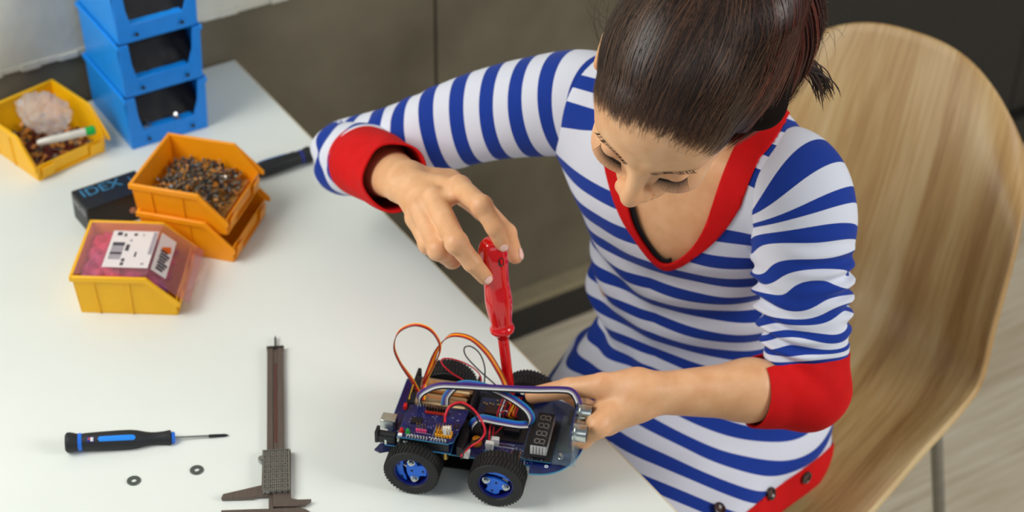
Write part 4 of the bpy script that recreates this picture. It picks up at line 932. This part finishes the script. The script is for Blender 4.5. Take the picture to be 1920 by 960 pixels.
# ------------------------------------------------------------------ clothing
def mat_stripe():
    m = bpy.data.materials.new('striped_jersey'); m.use_nodes = True; nt = m.node_tree; b = nt.nodes['Principled BSDF']
    a = nt.nodes.new('ShaderNodeAttribute'); a.attribute_name = 'stripe'
    fr = nt.nodes.new('ShaderNodeMath'); fr.operation = 'FRACT'; nt.links.new(a.outputs['Fac'], fr.inputs[0])
    gt = nt.nodes.new('ShaderNodeMath'); gt.operation = 'GREATER_THAN'; gt.inputs[1].default_value = .52; nt.links.new(fr.outputs[0], gt.inputs[0])
    mx = nt.nodes.new('ShaderNodeMix'); mx.data_type = 'RGBA'; nt.links.new(gt.outputs[0], mx.inputs[0]); mx.inputs[6].default_value = (*srgb(222, 226, 238), 1); mx.inputs[7].default_value = (*srgb(24, 58, 152), 1)
    nt.links.new(mx.outputs[2], b.inputs['Base Color']); b.inputs['Roughness'].default_value = .85; b.inputs['Sheen Weight'].default_value = .08; b.inputs['Specular IOR Level'].default_value = .2
    knit(nt, b); return m
def knit(nt, b, k=.25):
    tc = nt.nodes.new('ShaderNodeTexCoord'); n = nt.nodes.new('ShaderNodeTexNoise'); n.inputs['Scale'].default_value = 900; n.inputs['Detail'].default_value = 2; nt.links.new(tc.outputs['Object'], n.inputs['Vector'])
    bp = nt.nodes.new('ShaderNodeBump'); bp.inputs['Strength'].default_value = k; bp.inputs['Distance'].default_value = .0006; nt.links.new(n.outputs[0], bp.inputs['Height']); nt.links.new(bp.outputs[0], b.inputs['Normal'])
m_str = mat_stripe()
m_redf = mat('red_jersey', srgb(208, 18, 20), .8, var=.05, scale=40, spec=.2); knit(m_redf.node_tree, m_redf.node_tree.nodes['Principled BSDF'])
m_trs = mat('black_trousers', srgb(26, 26, 30), .85, spec=.2)
PER = .0415
def wavef(p, sc, seed):
    r_ = np.random.default_rng(seed); d = 0
    for i in range(5): k = r_.normal(size=3)*sc; d = d+np.sin(p@k+r_.uniform(0, 6.28))
    return d/5
HIPS = [PE+ts*s*.085-A3(0, 0, .035)+tf*.02 for s in (-1, 1)]; KNEE = [h+tf*.36+A3(0, 0, .015) for h in HIPS]
def f_shirt0(p):
    b = BX(p, SM)
    d = f_torso(p, .007)
    d = smin(d, cone(p, C7-A3(0, 0, .018), SM-tf*.01-A3(0, 0, .03), .056, .073), .03)
    d = smin(d, elli(BX(p, PE), A3(0, 0, .01), (.172, .118, .115)), .05)
    d = smin(d, cone(p, PE+tf*.05-A3(0, 0, .01), (KNEE[0]+KNEE[1])/2, .085, .066), .04)
    for h, k, o in zip(HIPS, KNEE, (-.03, 0)): d = smin(d, cone(p, h+ts*o, k*1.0+ts*o, .088, .070), .04)
    return d
def f_shirt(p):
    d = f_shirt0(p); b = BX(p, SM); z = p[:, 2]
    low = np.clip((.92-z)/.12, 0, 1)*np.clip((z-.50)/.06, 0, 1)
    # draped folds : slanting, running with the stripes over the belly
    ph = z*1.0+.30*b[:, 0]*np.sign(b[:, 0]+.0)*-1
    fold = np.sin(ph*95+4*b[:, 0]+1.5*wavef(p, 9, 1))*np.clip(.5+.9*wavef(p, 7, 2), 0, 1)
    rt = np.clip((-.02-b[:, 0])/.08, 0, 1)
    d = d-low*(.0056*fold+.004*rt*np.sin((z+.55*b[:, 0])*70+2*wavef(p, 12, 5)))-.0028*wavef(p, 30, 3)
    return d
def on_surface(f, px, py, z0=1.0):
    for k in range(400):
        p = npW(px, py, z0-k*.0015)
        if f(p[None])[0] < 0: return p
    return p
def normal(f, p, e=.002): g = np.array([f((p+np.eye(3)[a]*e)[None])[0]-f((p-np.eye(3)[a]*e)[None])[0] for a in range(3)]); return g/np.linalg.norm(g)
SV, SF = nets(f_shirt, (-.20, 1.42, .42), (.50, 2.06, 1.17), .0042)
b = BX(SV, SM); z = SV[:, 2]
# stripe coordinate: height with sag at the front and carry-over across the shoulders
top = np.clip((z-.955)/.07, 0, 1)
bp_ = BX(SV, PE)
sc = z+.045*np.abs(b[:, 0])-.10*b[:, 0]*(b[:, 0] < 0)*np.clip((.97-z)/.2, 0, 1)-.75*b[:, 1]*top
sc = sc+.22*np.minimum(z-.86, 0)-1.0*.025*np.logaddexp(0, (bp_[:, 1]-.10)/.025)*np.clip((.78-z)/.12, 0, 1)
sc = sc+.0035*wavef(SV, 26, 8)+.006*wavef(SV, 9, 9)
att = {'stripe': sc/PER+20}
hz_ = (z-.874)/.066; gV = np.sqrt((b[:, 0]-.024)**2+.008**2)-.008-np.where(hz_ > 0, .058*(1-np.exp(-1.15*np.maximum(hz_, 0))), .058*1.15*hz_)
neckax = C7-SM; dn = np.linalg.norm((SV-SM)-np.outer(((SV-SM)@neckax)/(neckax@neckax), neckax), axis=1)
fr = b[:, 1]+.012
gv = np.where(fr > 0, gV, gV+np.abs(fr)*2.0)
nk = hw((0, -.055, -.03))-C7; nax = nk/np.linalg.norm(nk); rel = SV-(C7-A3(0, 0, .018)); dn = np.linalg.norm(rel-np.outer(rel@nax, nax), axis=1); gO = np.minimum(gv, np.maximum(-(rel@nax-.012), dn-.075))
gO = np.where(z < .8, .2, gO)
P1 = on_surface(f_shirt, 1510, 935, .8); P2 = on_surface(f_shirt, 1290, 1006, .8); hn = A3(P1[1]-P2[1], -(P1[0]-P2[0]), 0); hn /= np.linalg.norm(hn); hn = hn if (PE-P1)@hn > 0 else -hn
hn = hn*.78+A3(0, 0, .62); gH = (SV-P1)@hn-.010
att['gO'] = gO; att['gH'] = gH
def cut(V, F, A, key, off):
    s = A[key]-off; it, Fp, Fn = split(V, F, s); return it(V), Fp, Fn, {k: it(v) for k, v in A.items()}
V, F, FI, A = cut(SV, SF, att, 'gO', 0)
A['ui'] = A['gO']+.0075; Vu, Fu, _, Au = cut(V, FI, A, 'ui', 0); cu_ = Vu[Fu].mean(1); Fu = Fu[(BX(cu_, SM)[:, 0] < .034) & (cu_[:, 2] < .945)]
link_mesh('black_undershirt_edge', Vu-tf*.0035-A3(0, 0, .001), Fu, m_trs, person, solid=.001)
bw = .011+.020*np.clip((V[:, 2]-.90)/.09, 0, 1); A['cb'] = A['gO']-bw
V, F, FC, A = cut(V, F, A, 'cb', 0)
V1, F, _, A1 = cut(V, F, A, 'gH', 0)
V2, F2, FB, A2 = cut(V1, F, A1, 'gH', .030)
keep = lambda Vx, Fx: Fx[(Vx[Fx][:, :, 2].mean(1) < .80)]
rest = FB[(V2[FB][:, :, 2].mean(1) >= .66)]; FB = FB[(V2[FB][:, :, 2].mean(1) < .66)]
A2s = {'stripe': A2['stripe']}
tunic = link_mesh('striped_tunic', V2, np.concatenate([F2, rest]), m_str, person, A2s, solid=.0016, off=-1)
link_mesh('red_collar_band', V, FC, m_redf, person, solid=.0034, off=.2)
link_mesh('red_hem_band', V2, FB, m_redf, person, solid=.0034, off=.2)
# buttons on the hem band : found on the shirt surface under the sight line
m_btn = mat('dark_brown_button', srgb(46, 24, 20), .3, coat=.5)
for px, py in ((1441, 925), (1346, 956), (1508, 893)):
    p = on_surface(f_shirt, px, py, .75); n = normal(f_shirt0, p, .01)
    bt = MB().lathe([(.0001, .0008), (.0050, .0012), (.0068, .0026), (.0082, .0024), (.0086, .0012), (.0082, 0), (.0001, 0)], 28).build('button', m_btn, person)
    bt.rotation_euler = Vector(n).to_track_quat('Z', 'Y').to_euler(); bt.location = Vector(p+n*.003)
    b_ = MB()
    for dx, dy in ((-.0018, -.0018), (.0018, .0018), (.0018, -.0018), (-.0018, .0018)): b_.at((dx, dy, .0009)).lathe([(.0001, 0), (.0008, 0), (.0008, .0004), (.0001, .0004)], 8)
    b_.build('button_thread', mat('pale_thread', srgb(150, 110, 90), .8), bt, smooth=False)
def loft(name, path, radii, m, stripe=None, folds=None, n=72, wide=None, wdir=None, solid=0, ns=14, sqz=1.0, off=1, cap=False):
    P = [np.array(p) for p in catmull(path, ns)]; N = len(P); rr = [c.x for c in catmull([(r, 0, 0) for r in radii], ns)]
    st = None if stripe is None else [c.x for c in catmull([(r, 0, 0) for r in stripe], ns)]
    V = np.zeros((N, n, 3)); S = np.zeros((N, n)); nr = None; arc = 0
    for i in range(N):
        t = P[min(i+1, N-1)]-P[max(i-1, 0)]; t /= np.linalg.norm(t)
        if i: arc += np.linalg.norm(P[i]-P[i-1])
        if nr is None: nr = np.cross(t, A3(0, 0, 1)) if wdir is None else np.array(wdir, float)
        nr = nr-t*(nr@t); nr /= np.linalg.norm(nr); bi = np.cross(t, nr)
        a = np.arange(n)/n*2*np.pi; r = np.full(n, rr[i])
        df, ds, dt_ = folds(i/(N-1), a, arc) if folds else (0, 0, 0)
        r = r+df; V[i] = P[i]+np.outer(np.cos(a)*r*(wide or 1), nr)+np.outer(np.sin(a)*r, bi)+np.outer(np.zeros(n)+dt_, t); S[i] = (arc/PER if st is None else st[i])+ds
    idx = np.arange(N*n).reshape(N, n); q0 = idx[:-1]; q1 = idx[1:]; r0 = np.roll(q0, -1, 1); r1 = np.roll(q1, -1, 1)
    F = np.concatenate([np.stack([q0, r0, r1], -1).reshape(-1, 3), np.stack([q0, r1, q1], -1).reshape(-1, 3)])
    return link_mesh(name, V.reshape(-1, 3), F, m, person, {'stripe': S.ravel()+10}, solid=solid, off=off), V
def blend(a, b, t): return a*(1-t)+b*t
# right sleeve
MR = blend(S_R, E_R, .5)+A3(0, 0, .006)
pr = [blend(SM, S_R, .60)-A3(0, 0, .012), blend(SM, S_R, .92)-A3(0, 0, .006), blend(S_R, E_R, .2), MR, blend(S_R, E_R, .84), E_R+ax(S_R, E_R)*.012-ax(E_R, Wr_R)*.002, blend(E_R, Wr_R, .22), blend(E_R, Wr_R, .34)]
def foldR(t, a, arc):
    w = np.clip((t-.42)/.2, 0, 1)*np.clip((1.1-t)/.3, 0, 1)
    d = .0040*w*np.sin(arc*170+2.2*np.sin(a*1+.6)+1.2*np.sin(3*a))*np.clip(.4+.8*np.sin(a*2+arc*20), 0, 1)+.0012*np.sin(3*a+arc*30)
    return d, .16*np.sin(a+1.0+arc*9)+.10*w*np.sin(2*a+arc*60)-.25*w*np.sin(a-.8), 0
loft('right_sleeve', pr, [.058, .064, .0605, .054, .049, .0475, .0455, .044], m_str, folds=foldR, solid=.0016, off=-1)
fa = ax(E_R, Wr_R)
pc = [blend(E_R, Wr_R, .12), blend(E_R, Wr_R, .26), blend(E_R, Wr_R, .50), blend(E_R, Wr_R, .72), blend(E_R, Wr_R, .88)]
def foldC(t, a, arc): return .0016*np.sin(2*a+arc*30+.5)+.0010*np.sin(5*a-arc*60)*t, 0, .010*np.sin(a-.4)*t
loft('red_cuff', pc, [.0440, .0465, .0455, .0420, .0395], m_redf, folds=foldC, solid=.0028, off=-1)
# left sleeve
ML = blend(S_L, E_L, .5)
pl_ = [blend(SM, S_L, .62)-A3(0, 0, .012), blend(SM, S_L, .90)-A3(0, 0, .004)+ts*.0, S_L+ts*.002-A3(0, 0, .03)*.4+(E_L-S_L)*.10, blend(S_L, E_L, .34), blend(S_L, E_L, .56), blend(S_L, E_L, .75), blend(S_L, E_L, .88)]
def foldL(t, a, arc):
    w = np.clip((t-.38)/.22, 0, 1)*np.clip((1-t)/.14, 0, 1)
    d = .0050*w*np.sin(arc*330+1.6*np.sin(a+.3)+1.1*np.sin(2*a+1)+.8*np.sin(3*a))*np.clip(.55+.6*np.sin(a*2+arc*35), 0.1, 1)+.0012*np.sin(3*a+arc*30)
    return d, -.50*np.sin(a)*np.clip(1.05-t, 0, 1)*np.clip((t-.10)*5, 0, 1)+.12*np.sin(a+2.4)+w*(.20*np.sin(3*a+arc*70)+.15*np.sin(2*a-arc*110+1)), 0
st = [0, 2.3, 3.7, 5.3, 7.0, 9.2, 11.6]
loft('left_sleeve', pl_, [.054, .062, .0615, .057, .0525, .049, .0465], m_str, stripe=st, folds=foldL, solid=.0016, off=-1, n=96, ns=22)
Ea = blend(S_L, E_L, .83); Eb = blend(E_L, Wr_L, .35); ua, ub = ax(S_L, E_L), ax(E_L, Wr_L)
def f_cuffL(p):
    d = smin(cone(p, blend(S_L, E_L, .76), E_L, .0505, .0460), cone(p, E_L, blend(E_L, Wr_L, .46), .0460, .0425), .018)
    w = np.linalg.norm(p-(E_L-ua*.02+ub*.02), axis=1); inner = np.clip(1-np.linalg.norm(p-(E_L-ua*.05+ub*.045), axis=1)/.06, 0, 1)
    an = np.arctan2((p-(E_L-ua*.07+ub*.06))@ua, (p-(E_L-ua*.07+ub*.06))@ub)
    return d-.0016*np.sin(an*16+2*wavef(p, 20, 4))*np.clip(1.3-w/.07, 0, 1)-.004*inner*np.sin(an*14)-.0012*wavef(p, 40, 6)
KV, KF = nets(f_cuffL, np.minimum(Ea, Eb)-.09, np.maximum(np.maximum(Ea, Eb), E_L)+.09, .003)
KA_ = {'a': (KV-Ea)@ua+.004*wavef(KV, 20, 7), 'b': -(KV-Eb)@ub}
KV, KF, _, KA_ = cut(KV, KF, KA_, 'a', 0); KV, KF, _, KA_ = cut(KV, KF, KA_, 'b', 0)
link_mesh('red_cuff', KV, KF, m_redf, person, solid=.0028, off=-1)
# trousers and shoes (mostly under the desk)
def f_trs(p):
    d = elli(BX(p, PE), A3(0, 0, -.012), (.163, .108, .098))
    for h, k in zip(HIPS, KNEE):
        an = k+A3(0, 0, -.40)+tf*-.03; q = smin(cone(p, h, k, .080, .058), cone(p, k, an, .058, .044), .02); d = smin(d, q, .015)
    return d
TV, TF = nets(f_trs, (-.36, 1.28, .02), (.50, 2.0, .70), .008)
link_mesh('black_trousers', TV, TF, m_trs, person)
for k in KNEE:
    an = k+A3(0, 0, -.40)-tf*.03
    sh = MB().grid([[tuple(an+tf*(-.06+.24*u)+ts*(math.cos(a)*(.036-.012*abs(u-.6)))*(1 if u not in (0, 1) else .3)+A3(0, 0, -float(an[2])+.002+max(0, math.sin(a))*(.085-.045*u)*(1 if u not in (0, 1) else .4))) for a in np.linspace(0, 2*math.pi, 20, endpoint=False)] for u in np.linspace(0, 1, 9)], True)
    sh.build('shoe', m_bk2, person, solid=.003)
# ------------------------------------------------------------------ red screwdriver held in the right hand
T0 = npW(956, 740, .792); T1 = npW(921, 447, .990); dl = float(np.linalg.norm(T1-T0))
sd = empty('red_screwdriver', tuple(T0), 0, 'glossy red insulated screwdriver held upright over the robot car', 'screwdriver', rot=Vector(T1-T0).to_track_quat('Z', 'Y').to_euler())
m_gred = mat('glossy_red_insulation', srgb(214, 10, 18), .12, var=.02, coat=.6)
MB().lathe([(.0018, -.012), (.0018, .004)], 10).build('blade', m_steel, sd)
MB().lathe([(.0018, .0), (.0058, .001), (.0060, .004), (.0062, dl*.36), (.0064, dl*.385)], 28).build('insulated_shaft', m_gred, sd)
h0 = dl*.372; hp = [(.0064, 0), (.0085, .004), (.0105, .007), (.0135, .010), (.0138, .014), (.0120, .019), (.0126, .026), (.0146, .040), (.0152, .050), (.0146, .062), (.0140, .072), (.0146, .084), (.0158, .098), (.0160, .108), (.0150, .117), (.0115, .1235), (.006, .126), (.0001, .1265)]
sc_ = (dl-h0)/.1265
G = []
for r_, h_ in [tuple(c)[:2] for c in catmull([(a, b_, 0) for a, b_ in hp], 4)]:
    k = max(0, min(1, (h_-.02)/.02)); G.append([(math.cos(a)*r_*(1-.045*k*(1+math.cos(6*a))*.5), math.sin(a)*r_*(1-.045*k*(1+math.cos(6*a))*.5), h0+h_*sc_) for a in np.linspace(0, 2*math.pi, 48, endpoint=False)])
MB().grid(G, True).build('handle', m_gred, sd, fix=False, angle=180)
# hanging hole near the butt : dark oval facing the camera side
hd = (Matrix.Rotation(0, 3, 'Z') @ sd.rotation_euler.to_matrix()).inverted() @ (Vector((0.10, 0, CZ))-Vector(T1)).normalized()
an_ = math.atan2(hd.y, hd.x)+.45
MB().at((0, 0, h0+.1045*sc_), (0, 0, an_)).at((math.cos(an_)*.0150, math.sin(an_)*.0150, h0+.1035*sc_), (0, R(90), an_), (1.35, .8, 1)).lathe([(.0001, 0), (.0040, 0), (.0044, .0008), (.0040, .0014), (.0030, .0008)], 24).build('hanging_hole', mat('hole_dark_red', srgb(60, 4, 6), .5), sd)
# ------------------------------------------------------------------ hair, brows and lashes
HT = [(-180, -.07), (-120, -.05), (-98, -.010), (-78, .004), (-64, .026), (-50, .042), (-30, .062), (-10, .076), (0, .077), (12, .077), (30, .062), (42, .034), (52, .002), (60, -.016), (75, -.035), (90, -.042), (120, -.06), (180, -.07)]
hc0 = A3(0, .038, -.018)
def f_hair(p):
    q = hl(p); d = elli(q, hc0, (.0790, .0905, .1010))
    d = smin(d, cone(q, A3(.045, .085, -.060), A3(.082, .000, -.018), .045, .026), .03)
    d = smin(d, cone(q, A3(.0, .085, -.105), A3(.0, .135, -.115), .028, .024), .02)
    d = smin(d, cone(q, A3(.0, .135, -.115), A3(.055, .090, -.100), .024, .024), .02)
    d = smin(d, cone(q, A3(.055, .090, -.100), A3(.076, .010, -.050), .024, .020), .03)
    return d*HS
def f_hs(p): return np.minimum(f_hair(p), f_head(p))
HV, HF = nets(f_hair, HC-.20, HC+.20, .0036)
def hline(P):
    q = hl(P); az = np.degrees(np.arctan2(q[:, 0], q[:, 2]+.018)); return q[:, 1]-np.interp(az, [t[0] for t in HT], [t[1] for t in HT])
HA = {'g': hline(HV)+.002*wavef(HV, 120, 3)}
HV, HF, _, HA = cut(HV, HF, HA, 'g', 0)
def mat_hair(name, c1, c2, rough=.42):
    m = bpy.data.materials.new(name); m.use_nodes = True; nt = m.node_tree; b = nt.nodes['Principled BSDF']; a = nt.nodes.new('ShaderNodeAttribute'); a.attribute_name = 'tone'
    r = nt.nodes.new('ShaderNodeValToRGB'); r.color_ramp.elements[0].color = (*c1, 1); r.color_ramp.elements[1].color = (*c2, 1); nt.links.new(a.outputs['Fac'], r.inputs[0]); nt.links.new(r.outputs[0], b.inputs['Base Color'])
    b.inputs['Roughness'].default_value = rough; b.inputs['Specular IOR Level'].default_value = .45; return m
m_hair = mat_hair('dark_brown_hair', srgb(26, 18, 15), srgb(112, 78, 56)); m_cap = mat('dark_hair_mass', srgb(24, 17, 14), .9, spec=.1, col2=srgb(22, 15, 12), scale=50)
hr = link_mesh('hair', HV, HF, m_cap, person)
def grow(P0, B, steps, step, lift, jit, f, curl=0, blendn=1.0):
    N = len(P0); P = P0.copy(); out = []; nn = []
    ph = rng.uniform(0, 6.28, N)
    J = rng.normal(size=(N, 3))*jit
    for s in range(steps):
        e = .0015; G = np.stack([f(P+np.eye(3)[a]*e)-f(P-np.eye(3)[a]*e) for a in range(3)], 1); G /= np.linalg.norm(G, axis=1)[:, None]+1e-9
        d = f(P); P = P-(d-lift)[:, None]*G; out.append(P.copy()); nn.append(G)
        t = B-P+J*(1+.0*s); dist = np.linalg.norm(t, axis=1); t = t-G*(t*G).sum(1)[:, None]*blendn; t /= np.linalg.norm(t, axis=1)[:, None]+1e-9
        if curl: t = t+np.cross(G, t)*(curl*np.sin(ph+s*.35))[:, None]
        P = P+t*np.minimum(step, dist*.5)[:, None]
    return np.stack(out, 1), np.stack(nn, 1)
def ribbons(name, PT, NN, w, m, tone, parent, taper0=.35, kind='stuff'):
    N, S, _ = PT.shape; T = np.gradient(PT, axis=1); T /= np.linalg.norm(T, axis=2, keepdims=True)+1e-9; L = np.cross(T, NN); L /= np.linalg.norm(L, axis=2, keepdims=True)+1e-9
    u = np.linspace(0, 1, S); tw = np.minimum(1, taper0+u*4)*np.minimum(1, .15+(1-u)*5); ww = (w[:, None]*tw[None])[..., None]
    V = np.stack([PT-L*ww, PT+L*ww], 2); idx = np.arange(N*S*2).reshape(N, S, 2); a, b, c, d = idx[:, :-1, 0], idx[:, :-1, 1], idx[:, 1:, 1], idx[:, 1:, 0]
    F = np.concatenate([np.stack([a, b, c], -1).reshape(-1, 3), np.stack([a, c, d], -1).reshape(-1, 3)])
    o = link_mesh(name, V.reshape(-1, 3), F, m, parent, {'tone': np.repeat(tone, S*2)})
    if kind: o['kind'] = kind
    return o
# start points : along the hairline and over the whole scalp
def scalp(n, azr, du):
    az = rng.uniform(*azr, n); uu = np.interp(az, [t[0] for t in HT], [t[1] for t in HT])+rng.uniform(du[0], du[1], n)
    k = np.sqrt(np.clip(1-((uu-.038)/.0905)**2, .0004, 1)); a = np.radians(az); q = np.stack([np.sin(a)*.079*k, uu, -.018+np.cos(a)*.101*k], 1); return hw(q)
BASE = hw((.004, .10, -.125))
parts = [(2600, (-100, 66), (-.008, .010), .00022, .0009), (900, (-100, 70), (-.004, .012), .00032, .0012), (2600, (-110, 110), (.0, .06), .00042, .0022), (1300, (62, 160), (.0, .09), .00050, .0028)]
PTs = []; NNs = []; Ws = []; Ts = []
for n, azr, du, w, lf in parts:
    P0 = scalp(n, azr, du); pt, nn = grow(P0, BASE, 34, .0062, rng.uniform(.0002, lf, n), .012, f_hs, .06)
    PTs.append(pt); NNs.append(nn); Ws.append(w*rng.uniform(.5, 1.2, n)); Ts.append(np.clip(rng.beta(1.3, 3, n)+(.12 if w < .0004 else 0), 0, 1))
m_hr2 = mat_hair('reddish_brown_hair', srgb(36, 16, 13), srgb(124, 50, 30))
ribbons('hair_strands', np.concatenate(PTs[:-1]), np.concatenate(NNs[:-1]), np.concatenate(Ws[:-1]), m_hair, np.concatenate(Ts[:-1]), hr)
ribbons('reddish_side_strands', PTs[-1], NNs[-1], Ws[-1], m_hr2, Ts[-1], hr)
# fine downy hairs below the hairline
P0 = scalp(420, (-75, 68), (-.015, .002)); pt, nn = grow(P0, BASE, 9, .003, rng.uniform(.0003, .0016, 420), .03, f_hs, .35)
ribbons('fine_front_hair', pt, nn, .00016*rng.uniform(.6, 1.2, 420), m_hair, rng.uniform(.2, .9, 420), hr)
# ponytail: reddish strands falling over her left side
n = 900; ctrl = [(.0, .140, -.115), (.052, .100, -.108), (.080, .055, -.085), (.086, .010, -.052), (.078, -.018, -.020), (.063, -.030, .016)]
cp = np.array([list(c) for c in catmull(ctrl, 5)]); S_ = len(cp)
ang = rng.uniform(0, 6.28, n); rad = np.sqrt(rng.uniform(.25, 1, n)); env = np.interp(np.arange(S_), [0, 5, 10, 15, 20, 25], [.026, .034, .034, .029, .020, .009])
off = np.stack([np.cos(ang)*rad, np.zeros(n), np.sin(ang)*rad], 1)
wob = rng.normal(size=(n, 3))*.003
loc = cp[None]+off[:, None, :]*env[None, :, None]+wob[:, None, :]*np.linspace(0, 1, S_)[None, :, None]
PT = hw(loc.reshape(-1, 3)).reshape(n, S_, 3); ctrn = hw(cp)
NNp = PT-ctrn[None]; NNp /= np.linalg.norm(NNp, axis=2, keepdims=True)+1e-9
pony = ribbons('ponytail_strands', PT, NNp, .0007*rng.uniform(.5, 1.2, n), m_hr2, rng.beta(1.2, 2.5, n), hr)
# dark tuft poking out behind and loose flyaways
def curveset(name, starts, ends, bend, n, w, jit, m, seg=12):
    L = []; 
    for i in range(n):
        a = np.asarray(starts)+rng.normal(size=3)*jit; b = np.asarray(ends)+rng.normal(size=3)*jit*2; mid = (a+b)/2+np.array(bend)*rng.uniform(.3, 1.4)+rng.normal(size=3)*jit
        t = np.linspace(0, 1, seg)[:, None]; L.append((1-t)**2*a+2*t*(1-t)*mid+t*t*b)
    PT = np.array(L); NN = np.broadcast_to(A3(0, -.8, .6), PT.shape)
    return ribbons(name, PT, NN, w*rng.uniform(.6, 1.3, n), m, rng.uniform(0, .5, n), hr)
ts0 = hw((.096, .004, -.070)); curveset('hair_tuft', ts0, ts0+A3(.034, -.004, -.036), (.012, .0, .016), 70, .0006, .003, m_hair)
for k in range(7):
    s0 = hw((.090, rng.uniform(.0, .10), -.085)); curveset('flyaway_hair', s0, s0+A3(rng.uniform(.01, .03), -.01, rng.uniform(-.05, .01)), (.03, .0, .02), 3, .00012, .004, m_hair)
for k in range(5):
    s0 = hw((-.076, .02+.02*k, .0)); curveset('flyaway_hair', s0, s0+A3(rng.uniform(-.02, -.004), .0, .03), (-.01, .0, .0), 3, .00012, .003, m_hair)
# brows and lashes
m_lash = mat('dark_lashes', srgb(28, 18, 14), .5)
for s in (-1, 1):
    b = MB(); bw_ = MB()
    for k in range(70):
        t = random.random(); x = .011+.037*t; u_ = .0135+.0065*math.sin(min(1, t*1.3)*math.pi*.62)+random.uniform(-.0014, .0014); p = hw((s*x, u_, .10)); dn_ = Hn
        for q in range(30): dd = f_head(p[None])[0]; p = p-dn_*dd*.7
        d = He*s*(.75)+Hu*(.25 if t < .6 else -.25)+Hn*.12
        bw_.tube([tuple(p-Hn*.0003), tuple(p+d*.0035+Hn*.0005), tuple(p+d*.0065-Hn*.0003)], [.00022, .0002, .00006], 3)
    bw_.build('eyebrow', m_lash, person, fix=False)
    for k in range(30):
        t = k/29; x = .0205+.0235*t; u_ = -.0128-.0014*math.sin(t*math.pi)+.002*(t-.5); p = hw((s*x, u_, .11))
        for q in range(30): dd = f_head(p[None])[0]; p = p-Hn*dd*.7
        fan = (t-.45)*1.3; ln = .0100+.0025*math.sin(t*math.pi)+random.uniform(-.001, .001); a = Hn*.75-Hu*.75+He*s*fan; a = a/np.linalg.norm(a); p = p+Hn*.0004
        b.tube([tuple(p-Hn*.001), tuple(p+a*ln*.5), tuple(p+a*ln+Hu*ln*.22+Hn*.001)], [.0005, .00036, .00008], 3)
    b.build('eyelashes', m_lash, person, fix=False)
    # lid crease line
    G = []
    for t in np.linspace(0, 1, 14):
        x = .0195+.0255*t; p = hw((s*x, -.0124-.0014*math.sin(t*math.pi)+.002*(t-.5), .11))
        for q in range(30): dd = f_head(p[None])[0]; p = p-Hn*dd*.7
        G.append(tuple(p))
    MB().tube(G, .0006, 5).build('lash_line', m_lash, person, fix=False)
